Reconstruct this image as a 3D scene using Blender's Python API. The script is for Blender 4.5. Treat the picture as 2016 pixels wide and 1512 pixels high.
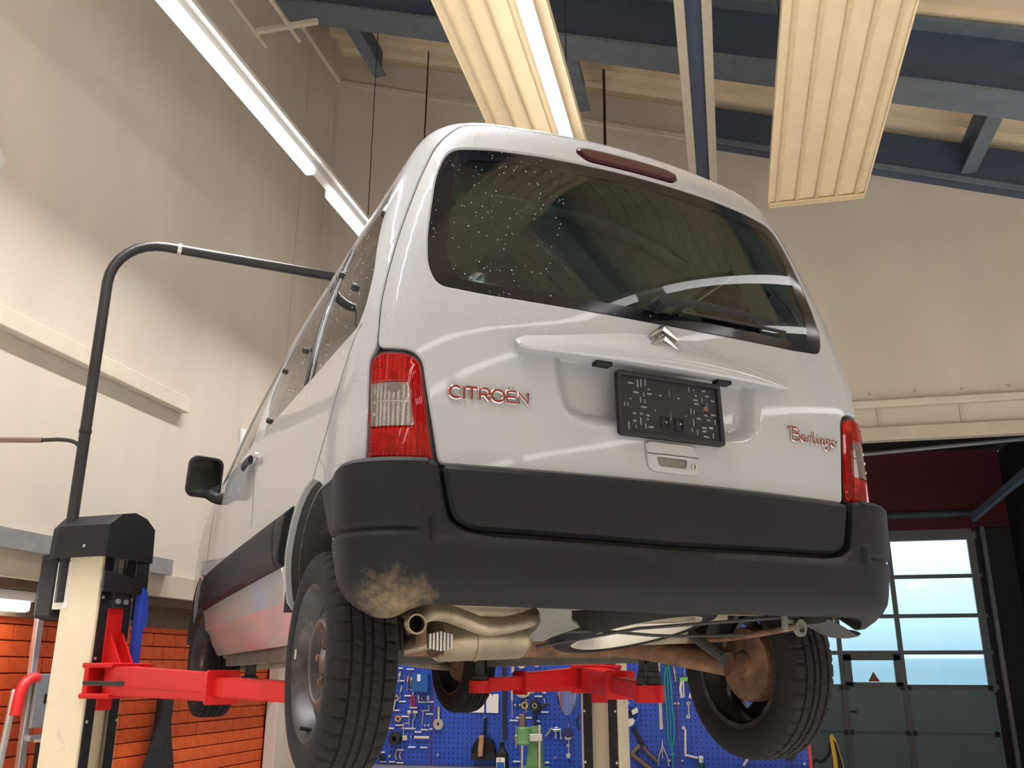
import bpy, bmesh, math, random, bisect
import numpy as np
from mathutils import Vector, Matrix
from mathutils.geometry import delaunay_2d_cdt
for o in list(bpy.data.objects): bpy.data.objects.remove(o)
SC = bpy.context.scene; COL = SC.collection
random.seed(7)
R_ = math.radians
# ---------------------------------------------------------------- camera
cam_d = bpy.data.cameras.new('camera'); cam = bpy.data.objects.new('camera', cam_d); COL.objects.link(cam)
cam_d.sensor_width = 36; cam_d.lens = 1781.5/2016*36; cam_d.clip_start = .05; cam_d.clip_end = 300
CAMZ = 1.6
cam.matrix_world = (Matrix.Translation((0, 0, CAMZ)) @ Matrix.Rotation(R_(13.126), 4, 'Z')
                    @ Matrix.Rotation(R_(90+17.567), 4, 'X') @ Matrix.Rotation(R_(.06), 4, 'Z'))
SC.camera = cam
# ---------------------------------------------------------------- world: pale overcast daylight outside the doors
wd = bpy.data.worlds.new('sky'); SC.world = wd; wd.use_nodes = True
bg = wd.node_tree.nodes['Background']; bg.inputs[1].default_value = 1.0
_n = wd.node_tree.nodes; _l = wd.node_tree.links
_tc = _n.new('ShaderNodeTexCoord'); _sx = _n.new('ShaderNodeSeparateXYZ'); _cr = _n.new('ShaderNodeValToRGB')
_l.new(_tc.outputs['Generated'], _sx.inputs[0]); _l.new(_sx.outputs[2], _cr.inputs[0]); _l.new(_cr.outputs[0], bg.inputs[0])
_cr.color_ramp.elements[0].position = .0; _cr.color_ramp.elements[0].color = (.62, .88, .97, 1)      # hazy horizon, brighter overcast above
_cr.color_ramp.elements[1].position = .12; _cr.color_ramp.elements[1].color = (2.2, 2.45, 2.7, 1)
vs = SC.view_settings; vs.view_transform = 'Standard'; vs.look = 'None'; vs.exposure = 0.05; vs.gamma = 1; vs.use_curve_mapping = False
TUBE_W = 6.0          # radiance of the LED diffusers
TUBE_P = 21.0          # watts per metre thrown downwards by the LED strips
TUBE_C = (1.0, .985, .975)
# ---------------------------------------------------------------- materials
MATS = {}
def mat(name, col, rough=.5, metal=0., noise=0., nscale=8., bump=0., bscale=40., coat=0., emit=0., spec=.5, dirt=None, stretch=(1, 1, 1)):
    if name in MATS: return MATS[name]
    m = bpy.data.materials.new(name); m.use_nodes = True; nt = m.node_tree; b = nt.nodes['Principled BSDF']
    b.inputs['Base Color'].default_value = (*col, 1); b.inputs['Roughness'].default_value = rough
    b.inputs['Metallic'].default_value = metal; b.inputs['Specular IOR Level'].default_value = spec
    if coat: b.inputs['Coat Weight'].default_value = coat; b.inputs['Coat Roughness'].default_value = .04
    if emit: b.inputs['Emission Color'].default_value = (*col, 1); b.inputs['Emission Strength'].default_value = emit
    tc = None
    if noise or bump or dirt:
        tc = nt.nodes.new('ShaderNodeTexCoord'); mp = nt.nodes.new('ShaderNodeMapping'); nt.links.new(tc.outputs['Object'], mp.inputs[0])
        mp.inputs['Scale'].default_value = stretch
    if noise:
        n = nt.nodes.new('ShaderNodeTexNoise'); n.inputs['Scale'].default_value = nscale; n.inputs['Detail'].default_value = 6
        nt.links.new(mp.outputs[0], n.inputs['Vector'])
        mx = nt.nodes.new('ShaderNodeMix'); mx.data_type = 'RGBA'; r = nt.nodes.new('ShaderNodeMapRange')
        r.inputs[1].default_value = .3; r.inputs[2].default_value = .7; nt.links.new(n.outputs[0], r.inputs[0]); nt.links.new(r.outputs[0], mx.inputs[0])
        mx.inputs[6].default_value = (*[c*(1-noise) for c in col], 1); mx.inputs[7].default_value = (*[min(1, c*(1+noise)) for c in col], 1)
        nt.links.new(mx.outputs[2], b.inputs['Base Color'])
    if dirt:
        dcol, amt, dsc = dirt
        n = nt.nodes.new('ShaderNodeTexNoise'); n.inputs['Scale'].default_value = dsc; n.inputs['Detail'].default_value = 8; n.inputs['Roughness'].default_value = .65
        nt.links.new(mp.outputs[0], n.inputs['Vector'])
        r = nt.nodes.new('ShaderNodeMapRange'); r.inputs[1].default_value = .62-amt*.4; r.inputs[2].default_value = .78-amt*.3; nt.links.new(n.outputs[0], r.inputs[0])
        mx = nt.nodes.new('ShaderNodeMix'); mx.data_type = 'RGBA'; nt.links.new(r.outputs[0], mx.inputs[0])
        src = b.inputs['Base Color'].links[0].from_socket if b.inputs['Base Color'].links else None
        if src: nt.links.new(src, mx.inputs[6])
        else: mx.inputs[6].default_value = (*col, 1)
        mx.inputs[7].default_value = (*dcol, 1); nt.links.new(mx.outputs[2], b.inputs['Base Color'])
    if bump:
        n = nt.nodes.new('ShaderNodeTexNoise'); n.inputs['Scale'].default_value = bscale; n.inputs['Detail'].default_value = 4
        nt.links.new(mp.outputs[0], n.inputs['Vector'])
        bp = nt.nodes.new('ShaderNodeBump'); bp.inputs['Strength'].default_value = bump; bp.inputs['Distance'].default_value = .01
        nt.links.new(n.outputs[0], bp.inputs['Height']); nt.links.new(bp.outputs[0], b.inputs['Normal'])
    MATS[name] = m; return m
def glass(name, tint, gloss=1.0, diff=None, rough=.01, ior=1.5):
    m = bpy.data.materials.new(name); m.use_nodes = True; nt = m.node_tree; nt.nodes.clear()
    out = nt.nodes.new('ShaderNodeOutputMaterial'); t = nt.nodes.new('ShaderNodeBsdfTransparent'); t.inputs[0].default_value = (*tint, 1)
    g = nt.nodes.new('ShaderNodeBsdfGlossy'); g.inputs['Roughness'].default_value = rough; g.inputs[0].default_value = (gloss, gloss, gloss, 1)
    f = nt.nodes.new('ShaderNodeFresnel'); f.inputs[0].default_value = ior; mx = nt.nodes.new('ShaderNodeMixShader')
    nt.links.new(f.outputs[0], mx.inputs[0]); src = t.outputs[0]
    if diff:
        d = nt.nodes.new('ShaderNodeBsdfDiffuse'); d.inputs[0].default_value = (*diff[0], 1); m2 = nt.nodes.new('ShaderNodeMixShader'); m2.inputs[0].default_value = diff[1]
        nt.links.new(t.outputs[0], m2.inputs[1]); nt.links.new(d.outputs[0], m2.inputs[2]); src = m2.outputs[0]
    nt.links.new(src, mx.inputs[1]); nt.links.new(g.outputs[0], mx.inputs[2]); nt.links.new(mx.outputs[0], out.inputs[0])
    MATS[name] = m; return m
# ---------------------------------------------------------------- mesh helpers
def obj(name, bm, m, parent=None, smooth=False, loc=None, rot=None, kind=None, label=None):
    me = bpy.data.meshes.new(name)
    if isinstance(bm, bmesh.types.BMesh):
        bm.to_mesh(me); bm.free()
    else:
        me.from_pydata([tuple(v) for v in bm[0]], [], bm[1])
    if smooth:
        me.shade_smooth()
        me.set_sharp_from_angle(angle=R_(smooth if smooth is not True else 40))
    o = bpy.data.objects.new(name, me); COL.objects.link(o)
    for mm in (m if isinstance(m, (list, tuple)) else [m]): me.materials.append(MATS[mm] if isinstance(mm, str) else mm)
    if loc is not None: o.location = loc
    if rot is not None: o.rotation_euler = rot
    if parent: o.parent = parent
    if kind: o['kind'] = kind
    if label: o['label'] = label
    return o
def tag(o, label, cat, group=None):
    o['label'] = label; o['category'] = cat
    if group: o['group'] = group
    return o
def empty(name, loc=(0, 0, 0), rz=0, label=None, cat=None, group=None):
    o = bpy.data.objects.new(name, None); COL.objects.link(o); o.location = loc; o.rotation_euler = (0, 0, rz); o.empty_display_size = .1
    if label: tag(o, label, cat, group)
    return o
def new(): return bmesh.new()
def box(bm, c, d, rz=0., bev=0., M=None):
    r = bmesh.ops.create_cube(bm, size=1); vs_ = r['verts']
    T = Matrix.Translation(c) @ Matrix.Rotation(rz, 4, 'Z') @ Matrix.Diagonal((*d, 1))
    if M is not None: T = M @ T
    bmesh.ops.transform(bm, matrix=T, verts=vs_)
    if bev:
        es = list({e for v in vs_ for e in v.link_edges})
        bmesh.ops.bevel(bm, geom=es, offset=bev, segments=2, affect='EDGES', profile=.5)
    return bm
def B(c, d, rz=0., bev=0.): return box(new(), c, d, rz, bev)
def cyl(bm, p0, p1, r0, r1=None, n=16, caps=True):
    p0, p1 = Vector(p0), Vector(p1); d = p1-p0; r1 = r0 if r1 is None else r1
    r = bmesh.ops.create_cone(bm, cap_ends=caps, segments=n, radius1=r0, radius2=r1, depth=d.length)
    bmesh.ops.transform(bm, matrix=Matrix.Translation((p0+p1)/2) @ d.to_track_quat('Z', 'Y').to_matrix().to_4x4(), verts=r['verts'])
    return bm
def smoothpath(pts, n=6):
    P = [Vector(p) for p in pts]; out = []
    for i in range(len(P)-1):
        a, b, c, d = P[max(i-1, 0)], P[i], P[i+1], P[min(i+2, len(P)-1)]
        for k in range(n):
            t = k/n
            out.append(.5*((2*b)+(-a+c)*t+(2*a-5*b+4*c-d)*t*t+(-a+3*b-3*c+d)*t**3))
    return out+[P[-1]]
def tube(bm, pts, r, n=10, caps=True, flat=None):
    pts = [Vector(p) for p in pts]; rings = []; up = None
    for i, p in enumerate(pts):
        t = (pts[min(i+1, len(pts)-1)]-pts[max(i-1, 0)]).normalized()
        if up is None: up = t.orthogonal().normalized() if flat is None else Vector(flat)
        up = (up-t*up.dot(t)).normalized(); s = t.cross(up)
        rr = r[i] if isinstance(r, (list, tuple)) and len(r) == len(pts) else r
        ra, rb = (rr if isinstance(rr, tuple) else (rr, rr))
        rings.append([bm.verts.new(p+up*math.cos(2*math.pi*k/n)*ra+s*math.sin(2*math.pi*k/n)*rb) for k in range(n)])
    for a, b in zip(rings, rings[1:]):
        for k in range(n): bm.faces.new((a[k], a[(k+1) % n], b[(k+1) % n], b[k]))
    if caps: bm.faces.new(rings[0][::-1]); bm.faces.new(rings[-1])
    return bm
def lathe(bm, prof, n=32, M=None, closed=False):
    rings = []
    for r, h in prof:
        rings.append([bm.verts.new((r*math.cos(2*math.pi*k/n), r*math.sin(2*math.pi*k/n), h)) for k in range(n)])
    prs = list(zip(rings, rings[1:]))+([(rings[-1], rings[0])] if closed else [])
    for a, b in prs:
        for k in range(n): bm.faces.new((a[k], a[(k+1) % n], b[(k+1) % n], b[k]))
    if M is not None: bmesh.ops.transform(bm, matrix=M, verts=[v for rg in rings for v in rg])
    return bm
def prism(bm, poly, h, M=None, bev=0.):
    """poly (x,y) extruded in +z by h"""
    a = [bm.verts.new((x, y, 0)) for x, y in poly]; b = [bm.verts.new((x, y, h)) for x, y in poly]; n = len(poly)
    fs = [bm.faces.new(a[::-1]), bm.faces.new(b)]+[bm.faces.new((a[i], a[(i+1) % n], b[(i+1) % n], b[i])) for i in range(n)]
    if M is not None: bmesh.ops.transform(bm, matrix=M, verts=a+b)
    bmesh.ops.recalc_face_normals(bm, faces=fs)
    return bm
def AX(o, x, y):   # frame: origin o, local x and y axes in world
    x = Vector(x).normalized(); y = Vector(y).normalized(); z = x.cross(y).normalized(); y = z.cross(x)
    return Matrix(((x.x, y.x, z.x, o[0]), (x.y, y.y, z.y, o[1]), (x.z, y.z, z.z, o[2]), (0, 0, 0, 1)))
def rrect(x0, y0, x1, y1, r, n=4):
    out = []
    for cx_, cy_, a0 in ((x1-r, y1-r, 0), (x0+r, y1-r, 90), (x0+r, y0+r, 180), (x1-r, y0+r, 270)):
        for k in range(n+1):
            a = R_(a0+90*k/n); out.append((cx_+r*math.cos(a), cy_+r*math.sin(a)))
    return out
def copy_tree(o, parent=None):
    c = o.copy(); COL.objects.link(c)
    if parent: c.parent = parent
    for ch in [x for x in bpy.data.objects if x.parent == o]: copy_tree(ch, c)
    return c
# ---------------------------------------------------------------- palette
mat('wall_paint', (.57, .505, .425), .7, noise=.05, nscale=2.2, bump=.06, bscale=60, stretch=(1, 1, .35))
mat('trim_paint', (.60, .53, .43), .55, noise=.05)
mat('tube_light', TUBE_C, .4, emit=TUBE_W)
mat('fixture', (.62, .60, .57), .45)
mat('panel_cream', (.84, .69, .45), .45, noise=.04, nscale=5)
mat('panel_rib', (.70, .55, .34), .5, noise=.05)
mat('deck', (.74, .61, .42), .5, noise=.08, nscale=3)
mat('steel_navy', (.05, .075, .12), .5, noise=.1)
mat('steel_grey', (.13, .165, .20), .5, noise=.1)
mat('rail_beige', (.50, .43, .34), .5, noise=.05)
mat('concrete', (.72, .70, .66), .6, noise=.25, nscale=3, bump=.1)
mat('brick_red', (.70, .105, .018), .6, noise=.12, nscale=14, bump=.15, bscale=50)
mat('mortar_red', (.34, .05, .02), .8, noise=.1)
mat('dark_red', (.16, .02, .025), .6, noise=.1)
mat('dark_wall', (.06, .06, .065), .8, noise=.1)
mat('wood_dark', (.12, .08, .05), .7, noise=.2, nscale=9)
mat('galv', (.36, .37, .37), .4, .6, noise=.1, nscale=10)
mat('alu', (.62, .62, .60), .35, .8, noise=.06)
mat('chrome', (.55, .54, .53), .16, 1.)
mat('steel', (.55, .54, .52), .32, 1., noise=.1)
mat('black_steel', (.014, .014, .016), .42, noise=.2)
mat('black_plastic', (.010, .011, .013), .55, spec=.3, bump=.03, bscale=300)
mat('black_fabric', (.012, .012, .015), .9, noise=.3, bump=.3)
mat('black_rubber', (.02, .019, .018), .75, noise=.2)
mat('lift_red', (.50, .010, .010), .42, spec=.25, noise=.06)
mat('lift_cream', (.66, .58, .42), .45, noise=.04, nscale=5, dirt=((.30, .24, .15), .02, 4))
mat('lift_white', (.70, .67, .60), .4)
mat('blue_plastic', (.03, .07, .48), .4)
mat('red_plastic', (.65, .02, .02), .4)
mat('white_paper', (.80, .80, .78), .7)
mat('wood_handle', (.50, .28, .13), .5, noise=.2, nscale=20)
mat('green_paint', (.14, .32, .12), .4, noise=.1)
mat('teal_rope', (.01, .33, .22), .6)
mat('lime_plastic', (.15, .60, .06), .4)
mat('yellow_paint', (.70, .42, .02), .4, noise=.1)
mat('brass', (.75, .52, .18), .3, .9)
mat('door_panel', (.36, .50, .58), .55, noise=.05)
mat('door_frame', (.30, .32, .34), .45)
mat('navy_plastic', (.01, .02, .09), .3)
mat('case_blue', (.008, .10, .36), .4)
mat('bottle_green', (.01, .07, .05), .35)
mat('clamp_brown', (.22, .15, .12), .45, .6, noise=.2)
mat('lamp_tube', (1.0, .96, .90), .4, emit=14)
def peg_material():
    m = bpy.data.materials.new('pegboard_blue'); m.use_nodes = True; nt = m.node_tree; b = nt.nodes['Principled BSDF']; b.inputs['Roughness'].default_value = .45
    tc = nt.nodes.new('ShaderNodeTexCoord'); sx = nt.nodes.new('ShaderNodeSeparateXYZ'); nt.links.new(tc.outputs['Object'], sx.inputs[0])
    def op(o, a, v=None):
        n = nt.nodes.new('ShaderNodeMath'); n.operation = o; nt.links.new(a, n.inputs[0])
        if v is not None:
            if isinstance(v, (int, float)): n.inputs[1].default_value = v
            else: nt.links.new(v, n.inputs[1])
        return n.outputs[0]
    def cell(s): return op('ABSOLUTE', op('SUBTRACT', op('FRACT', op('ADD', op('MULTIPLY', s, 1/.038), 500.0)), .5))
    hole = op('MULTIPLY', op('LESS_THAN', cell(sx.outputs[0]), .13), op('LESS_THAN', cell(sx.outputs[2]), .17))
    mx = nt.nodes.new('ShaderNodeMix'); mx.data_type = 'RGBA'; nt.links.new(hole, mx.inputs[0]); mx.inputs[6].default_value = (.020, .078, .50, 1); mx.inputs[7].default_value = (.006, .012, .06, 1)
    nt.links.new(mx.outputs[2], b.inputs['Base Color']); MATS['pegboard_blue'] = m
peg_material()
# ================================================================= the hall
XL, YB, FZ = -3.66, 7.6, 0.0
XRW, YF = 7.5, -7.0           # right and front (behind camera) walls
def zw(z): return z+CAMZ      # heights measured from eye level
def struct(name, bm, m, parent=None, smooth=False):
    o = obj(name, bm, m, parent, smooth)
    if not parent: o['kind'] = 'structure'
    return o
def deckz(X): return zw(5.09-.3315*X)
struct('floor', B((1.4, 3.5, -.05), (12.6, 22, .1)), 'concrete')
# left wall: upper wall on a lintel, lower part set back behind it
LZ = zw(.60)
bm = new(); box(bm, (XL-.15, (YF+YB)/2, (LZ+9.2)/2), (.3, YB-YF, 9.2-LZ))
wl = struct('wall_left', bm, 'wall_paint')
# thin sheet joints in the wall covering
obj('panel_joint', B((XL+.004, 7.46, 5.2), (.008, .012, 5.9)), 'trim_paint', wl)
obj('panel_joint', B((XL+.003, 6.9, 5.8), (.006, .01, 4.7)), 'rail_beige', wl)
# back wall (gable) as a polygon in X,z
def gable(x0, x1, zb, zt, y0, th):
    M = AX((0, y0, 0), (1, 0, 0), (0, 0, 1))
    return prism(new(), [(x0, zb), (x1, zb), (x1, zt(x1)), (x0, zt(x0))], -th, M)
zl = zw(1.86)
bm = gable(XL-.3, .53, 0, deckz, YB, .25); wb = struct('wall_back', bm, 'wall_paint')
wbr = struct('wall_back_right', gable(.53, XRW, zl, deckz, YB, .25), 'wall_paint')
# sloping trim batten on the gable and the horizontal seam cover
def slope_bar(name, x0, x1, off, w, y0, y1, m, parent=None, s=None):
    M = AX((0, y0, 0), (1, 0, 0), (0, 0, 1)); f = s or (lambda X: deckz(X)+off)
    return struct(name, prism(new(), [(x0, f(x0)-w), (x1, f(x1)-w), (x1, f(x1)), (x0, f(x0))], -(y1-y0), M), m, parent)
slope_bar('trim_1', XL+.01, .12, -.32, .045, YB-.035, YB, 'trim_paint')
# left wall's own top trim
struct('trim_2', B((XL+.02, 3.3, zw(5.96)), (.04, 8.5, .05)), 'trim_paint')
# dark wall-top girder on the right half of the gable
slope_bar('trim_3', .14, XRW-.01, -.02, .40, YB-.10, YB, 'steel_navy')
slope_bar('trim_4', .14, XRW-.01, -.36, .05, YB-.12, YB-.10, 'steel_grey')
# lintel over the doorway to the next bay
lt = struct('trim_5', B((4.0, YB-.03, zw(2.07)), (6.94, .06, .06), 0, .008), 'trim_paint')
struct('trim_6', B((4.0, YB+.10, zw(1.955)), (6.94, .1, .17)), 'concrete')
lt2 = struct('trim_7', B((4.0, YB-.01, zw(1.82)), (6.94, .10, .11), 0, .008), 'rail_beige')
for x in np.arange(1.3, 7, .62): obj('bracket', B((x, YB+.02, zw(1.955)), (.03, .07, .17)), 'rail_beige', lt2)
for x in np.arange(1.25, 7, .35): obj('screw', cyl(new(), (x, YB-.002, zw(2.17)), (x, YB-.012, zw(2.17)), .012, n=8), 'rail_beige', wbr)
# left wall batten, cable trunking, lintel steel
struct('trim_8', B((XL+.03, 3.0, zw(1.775)), (.06, 4.9, .11), 0, .006), 'trim_paint')
g = struct('trim_9', B((XL+.05, 1.9, zw(.645)), (.10, 7.0, .10)), 'galv')
struct('trim_10', B((XL+.02, 2.9, zw(.53)), (.06, 9.0, .14)), 'rail_beige')
struct('trim_11', B((XL-.03, 2.9, zw(.435)), (.06, 9.0, .05)), 'wood_dark')
struct('trim_12', B((XL-.20, 2.9, zw(.38)), (.05, 9.3, .20)), 'wood_dark')
# set-back red brick wall under the lintel
XR = -3.90
wr = struct('wall_red', B((XR-.12, 5.75, 1.2), (.2, 3.7, 2.4)), 'mortar_red')
struct('wall_left_lower', B((XR-.12, -1.55, 1.2), (.2, 10.9, 2.4)), 'wall_paint')
bl, bh, gp = .262, .0875, .007
bme = None; cnt = 0
for r in range(18):
    z = .62+r*bh+bh/2
    if z+bh/2 > 2.2: break
    for c in range(14):
        y = 3.95+c*bl+(bl/2 if r % 2 else 0)
        if y+bl/2 > 7.55: continue
        if bme is None:
            o = obj('brick', B((0, 0, 0), (.03, bl-gp, bh-gp), 0, .004), 'brick_red', wr); bme = o.data
        else:
            o = bpy.data.objects.new('brick', bme); COL.objects.link(o); o.parent = wr
        o.location = (XR-.012+random.uniform(-.003, .003), y, z); cnt += 1
for r in range(1, 18, 2):
    z = .62+r*bh+bh/2
    if z+bh/2 > 2.2: break
    o = obj('brick', B((0, 0, 0), (.03, bl/2-gp, bh-gp), 0, .004), 'brick_red', wr, loc=(XR-.012, 7.4215, z))
# pale column where the red wall meets the back wall
struct('trim_13', B((-3.83, YB-.06, 1.1), (.10, .14, 2.2), 0, .006), 'lift_white')
struct('wall_right', B((XRW+.1, .3, 3.5), (.2, 15, 7)), 'wall_paint')
struct('wall_front', B((1.9, YF-.1, 4.6), (11.8, .2, 9.4)), 'wall_paint')
# roof deck: trapezoid sheet, ribs along the fall of the roof
def deck(x0, x1, y0, y1, pitch=.21):
    prof = []; y = y0
    while y < y1:
        prof += [(y, 0), (y+.10, 0), (y+.125, .06), (y+pitch-.025, .06)]; y += pitch
    V = [(x, yy, deckz(x)+.06+h) for x in (x0, x1) for yy, h in prof]; n = len(prof)
    F = [(i, i+1, n+i+1, n+i) for i in range(n-1)]
    return V, F
ce = struct('ceiling', deck(XL-.3, XRW+.2, YF, YB+.2), 'deck')
obj('roof_skin', ([(XL-.4, YF-.2, deckz(XL-.4)+.16), (XRW+.3, YF-.2, deckz(XRW+.3)+.16), (XRW+.3, YB+.3, deckz(XRW+.3)+.16), (XL-.4, YB+.3, deckz(XL-.4)+.16)], [(0, 1, 2, 3)]), 'steel_grey', ce)
# rafters (I beams across the hall) and purlins
def rafter(y, label):
    e = empty('roof_rafter', (0, y, 0), 0, label, 'roof beam', 'roof rafters')
    M = AX((0, 0, 0), (1, 0, 0), (0, 0, 1)); xa, xb = XL+.01, XRW-.05
    def bar(n, o0, o1, w, m):
        Mm = AX((0, w/2, 0), (1, 0, 0), (0, 0, 1))
        return obj(n, prism(new(), [(xa, deckz(xa)+o0), (xb, deckz(xb)+o0), (xb, deckz(xb)+o1), (xa, deckz(xa)+o1)], w, Mm), m, e)
    bar('web', -.52, .0, .05, 'steel_navy'); bar('bottom_flange', -.55, -.52, .30, 'steel_grey'); bar('top_flange', .0, .03, .30, 'steel_grey')
    return e
rafter(6.18, 'dark blue steel roof beam in front of the gable wall')
rafter(3.7, 'added unseen dark blue steel roof beam over the raised van')  # out of view, added to darken what the rear window reflects
rafter(-1.3, 'added unseen dark blue steel roof beam behind the middle of the hall')  # another unseen beam, put in to break up the bright deck in reflections
rafter(1.2, 'dark blue steel roof beam over the middle of the hall')
rafter(-3.8, 'dark blue steel roof beam at the front end of the hall')
for x, y0, y1, wh in ((-3.12, 6.35, 7.40, 'by the left wall corner'), (-1.03, 6.35, 7.46, 'beside the thick hanging cable'), (2.24, 6.35, 7.50, 'above the doorway wall')):
    e = empty('roof_purlin', (x, (y0+y1)/2, 0), 0, 'short dark steel purlin under the roof deck '+wh, 'purlin', 'purlins under the roof deck')
    L = y1-y0
    for n, dz, w, h in (('web', -.15, .03, .30), ('bottom_flange', -.30, .12, .02)):
        o = obj(n, B((0, 0, deckz(x)+dz), (w, L, h)), 'steel_navy' if n == 'web' else 'steel_grey', e)
# crane rail / conduit channel running into the hall
e = empty('hanging_channel_rail', (.035, 3.5, zw(3.9)), 0, 'long beige channel rail with a dark slot under the roof', 'rail')
for s in (-1, 1): obj('side_flange', B((s*.082, 0, 0), (.062, 8.0, .05), 0, .004), 'rail_beige', e)
obj('slot', B((0, 0, .035), (.13, 8.0, .04)), 'steel_navy', e)
obj('hanger', B((0, -1.5, .65), (.03, .03, 1.25)), 'steel_grey', e); obj('hanger', B((0, 2.6, .65), (.03, .03, 1.25)), 'steel_grey', e)
# radiant ceiling panels
def radiant(x0, x1, y0, y1, label):
    zz = zw(3.4); e = empty('radiant_panel', ((x0+x1)/2, (y0+y1)/2, zz), 0, label, 'ceiling panel', 'radiant ceiling panels')
    W = x1-x0; L = y1-y0
    obj('sheet', B((0, 0, .03), (W, L, .02)), 'panel_cream', e)
    n = 5
    for k in range(n):
        xx = -W/2+.06+(W-.12)*k/(n-1)
        obj('heating_pipe', B((xx, 0, .016), (.032, L-.01, .028), 0, .010), 'panel_rib', e)
    for s in (-1, 1): obj('side_lip', B((s*(W/2+.004), 0, .045), (.012, L, .07)), 'panel_cream', e)
    obj('end_bar', B((0, L/2-.02, .0), (W, .035, .018)), 'panel_rib', e)
    obj('end_cap', B((0, L/2+.008, .03), (W, .012, .08)), 'panel_cream', e)
    for yy in (-L*.3, L*.35):
        for s in (-1, 1):
            x = (x0+x1)/2+s*W*.4; h = deckz(x)-zz
            obj('suspension_wire', cyl(new(), (s*W*.4, yy, .04), (s*W*.4, yy, h), .004, n=6), 'black_steel', e)
    return e
radiant(.51, 1.20, -2.5, 6.50, 'wide ribbed cream radiant panel ending above the doorway wall')
radiant(-1.32, -.74, -2.5, 6.3, 'ribbed cream radiant panel with an LED tube along its edge')
# LED tube rows: trunking with lit segments
def tubes(x, z, segs, w, label, trunk=True):
    y0 = segs[0][0]; y1 = segs[-1][1]
    e = empty('led_tube_row', (x, (y0+y1)/2, z), 0, label, 'strip light', 'LED strip light rows')
    ym = (y0+y1)/2
    obj('trunking', B((0, 0, .055), (w-.012, y1-y0+.1, .05), 0, .006), 'fixture', e)
    if trunk: obj('side_rail', B((w/2+.040, 0, .075), (.018, y1-y0+.1, .03)), 'fixture', e); obj('rail_plate', B((.03, 0, .086), (w+.01, y1-y0+.1, .012)), 'fixture', e)
    for a, b in segs: obj('lit_diffuser', B((0, (a+b)/2-ym, 0), (w, b-a, .065), 0, .018), 'tube_light', e)
    for a, b in segs:
        ld = bpy.data.lights.new('led_strip', 'AREA'); ld.shape = 'RECTANGLE'; ld.size = w*.9; ld.size_y = b-a; ld.energy = TUBE_P*(b-a); ld.color = TUBE_C; ld.spread = R_(100)
        lo = bpy.data.objects.new('led_strip', ld); COL.objects.link(lo); lo.parent = e; lo.location = (0, (a+b)/2-ym, -.036)
    h = deckz(x)-z
    for yy in (y0+.5, y1-.7) if trunk else (): obj('suspension_wire', cyl(new(), (0, yy-ym, .06), (0, yy-ym, h), .004, n=6), 'black_steel', e)
    return e
tubes(-2.70, zw(3.4), [(-5, -3.5), (-3.3, -1.8), (-1.6, .4), (.6, 2.2), (2.4, 5.24), (5.55, 7.0)], .075, 'bright LED strip light row hanging along the left wall')
tubes(-.815, zw(3.29), [(-5, -3), (-2.8, -.8), (-.6, 1.4), (1.6, 5.25)], .075, 'bright LED strip light row along the edge of a cream ceiling panel', False)
tubes(2.52, zw(3.05), [(-5.5, -3.0), (-2.7, 1.70), (2.05, 4.4)], .075, 'LED strip light row beside the wide cream radiant panel')
tubes(3.45, zw(3.0), [(-5.5, -2.1), (-1.85, 2.6), (2.9, 4.4)], .075, 'LED strip light row on the doorway side of the hall')
tubes(5.6, zw(2.5), [(-5.5, -2.5), (-2.2, .8), (1.1, 4.1)], .075, 'added unseen LED strip light row along the right wall')  # row added out of view to raise the ambient light
# hanging cables by the gable
for x, y, z0, z1, lab in ((-2.6, 7.3, zw(3.2), None, 'thin black cable hanging from the roof by the corner'), (-.83, 7.2, zw(3.2), None, 'thicker black cable hanging from the roof near the channel rail')):
    r = .008 if x < -2 else .013
    tag(obj('hanging_cable', cyl(new(), (x, y, z0), (x+.03, y, deckz(x)), r, n=8), 'black_steel'), lab, 'cable')
# wall bracket frame near the roof on the left
e = empty('wall_bracket_frame', (XL, 5.6, zw(5.0)), 0, 'open pale metal bracket frame on the left wall near the roof', 'bracket')
for dy in (-.35, .25): obj('arm', B((.30, dy, .25), (.60, .04, .04)), 'trim_paint', e)
for dx in (.02, .34): obj('cross_bar', B((dx, -.1, .25), (.03, 1.1, .03)), 'trim_paint', e)
# ================================================================= bay behind the doorway, sectional door
YD = 13.0
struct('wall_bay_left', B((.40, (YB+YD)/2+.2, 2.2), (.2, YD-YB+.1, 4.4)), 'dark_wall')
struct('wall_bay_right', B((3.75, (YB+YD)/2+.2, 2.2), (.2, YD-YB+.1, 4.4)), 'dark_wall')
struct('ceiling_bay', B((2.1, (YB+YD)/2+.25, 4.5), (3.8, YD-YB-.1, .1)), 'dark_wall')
dx0, dx1, dzt = .62, 3.22, zw(1.74)
M = AX((0, YD, 0), (1, 0, 0), (0, 0, 1))
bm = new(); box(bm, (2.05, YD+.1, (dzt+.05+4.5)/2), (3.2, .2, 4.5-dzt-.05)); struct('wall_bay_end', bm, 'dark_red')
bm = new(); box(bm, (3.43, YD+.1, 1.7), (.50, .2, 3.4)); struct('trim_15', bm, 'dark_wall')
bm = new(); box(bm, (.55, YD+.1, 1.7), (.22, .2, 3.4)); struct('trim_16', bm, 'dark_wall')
dr = empty('door_1', (1.92, YD, 0)); dr['kind'] = 'structure'
def dpart(n, c, d, m, bev=0, par=None): return obj(n, B((c[0]-1.92, c[1]-YD, c[2]), d, 0, bev), m, par or dr)
glass('door_pane', (.80, .93, 1.0), .8, ((.75, .9, 1.0), .12), .02)
rows = [(1.20, 1.665), (.70, 1.165), (.245, .66), (-.17, .20)]
zb = [zw(v) for v in (1.74, 1.18, .68, .225, -.205)]
cols = [(.72, 1.35), (1.41, 2.08), (2.17, 3.10)]
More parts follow.
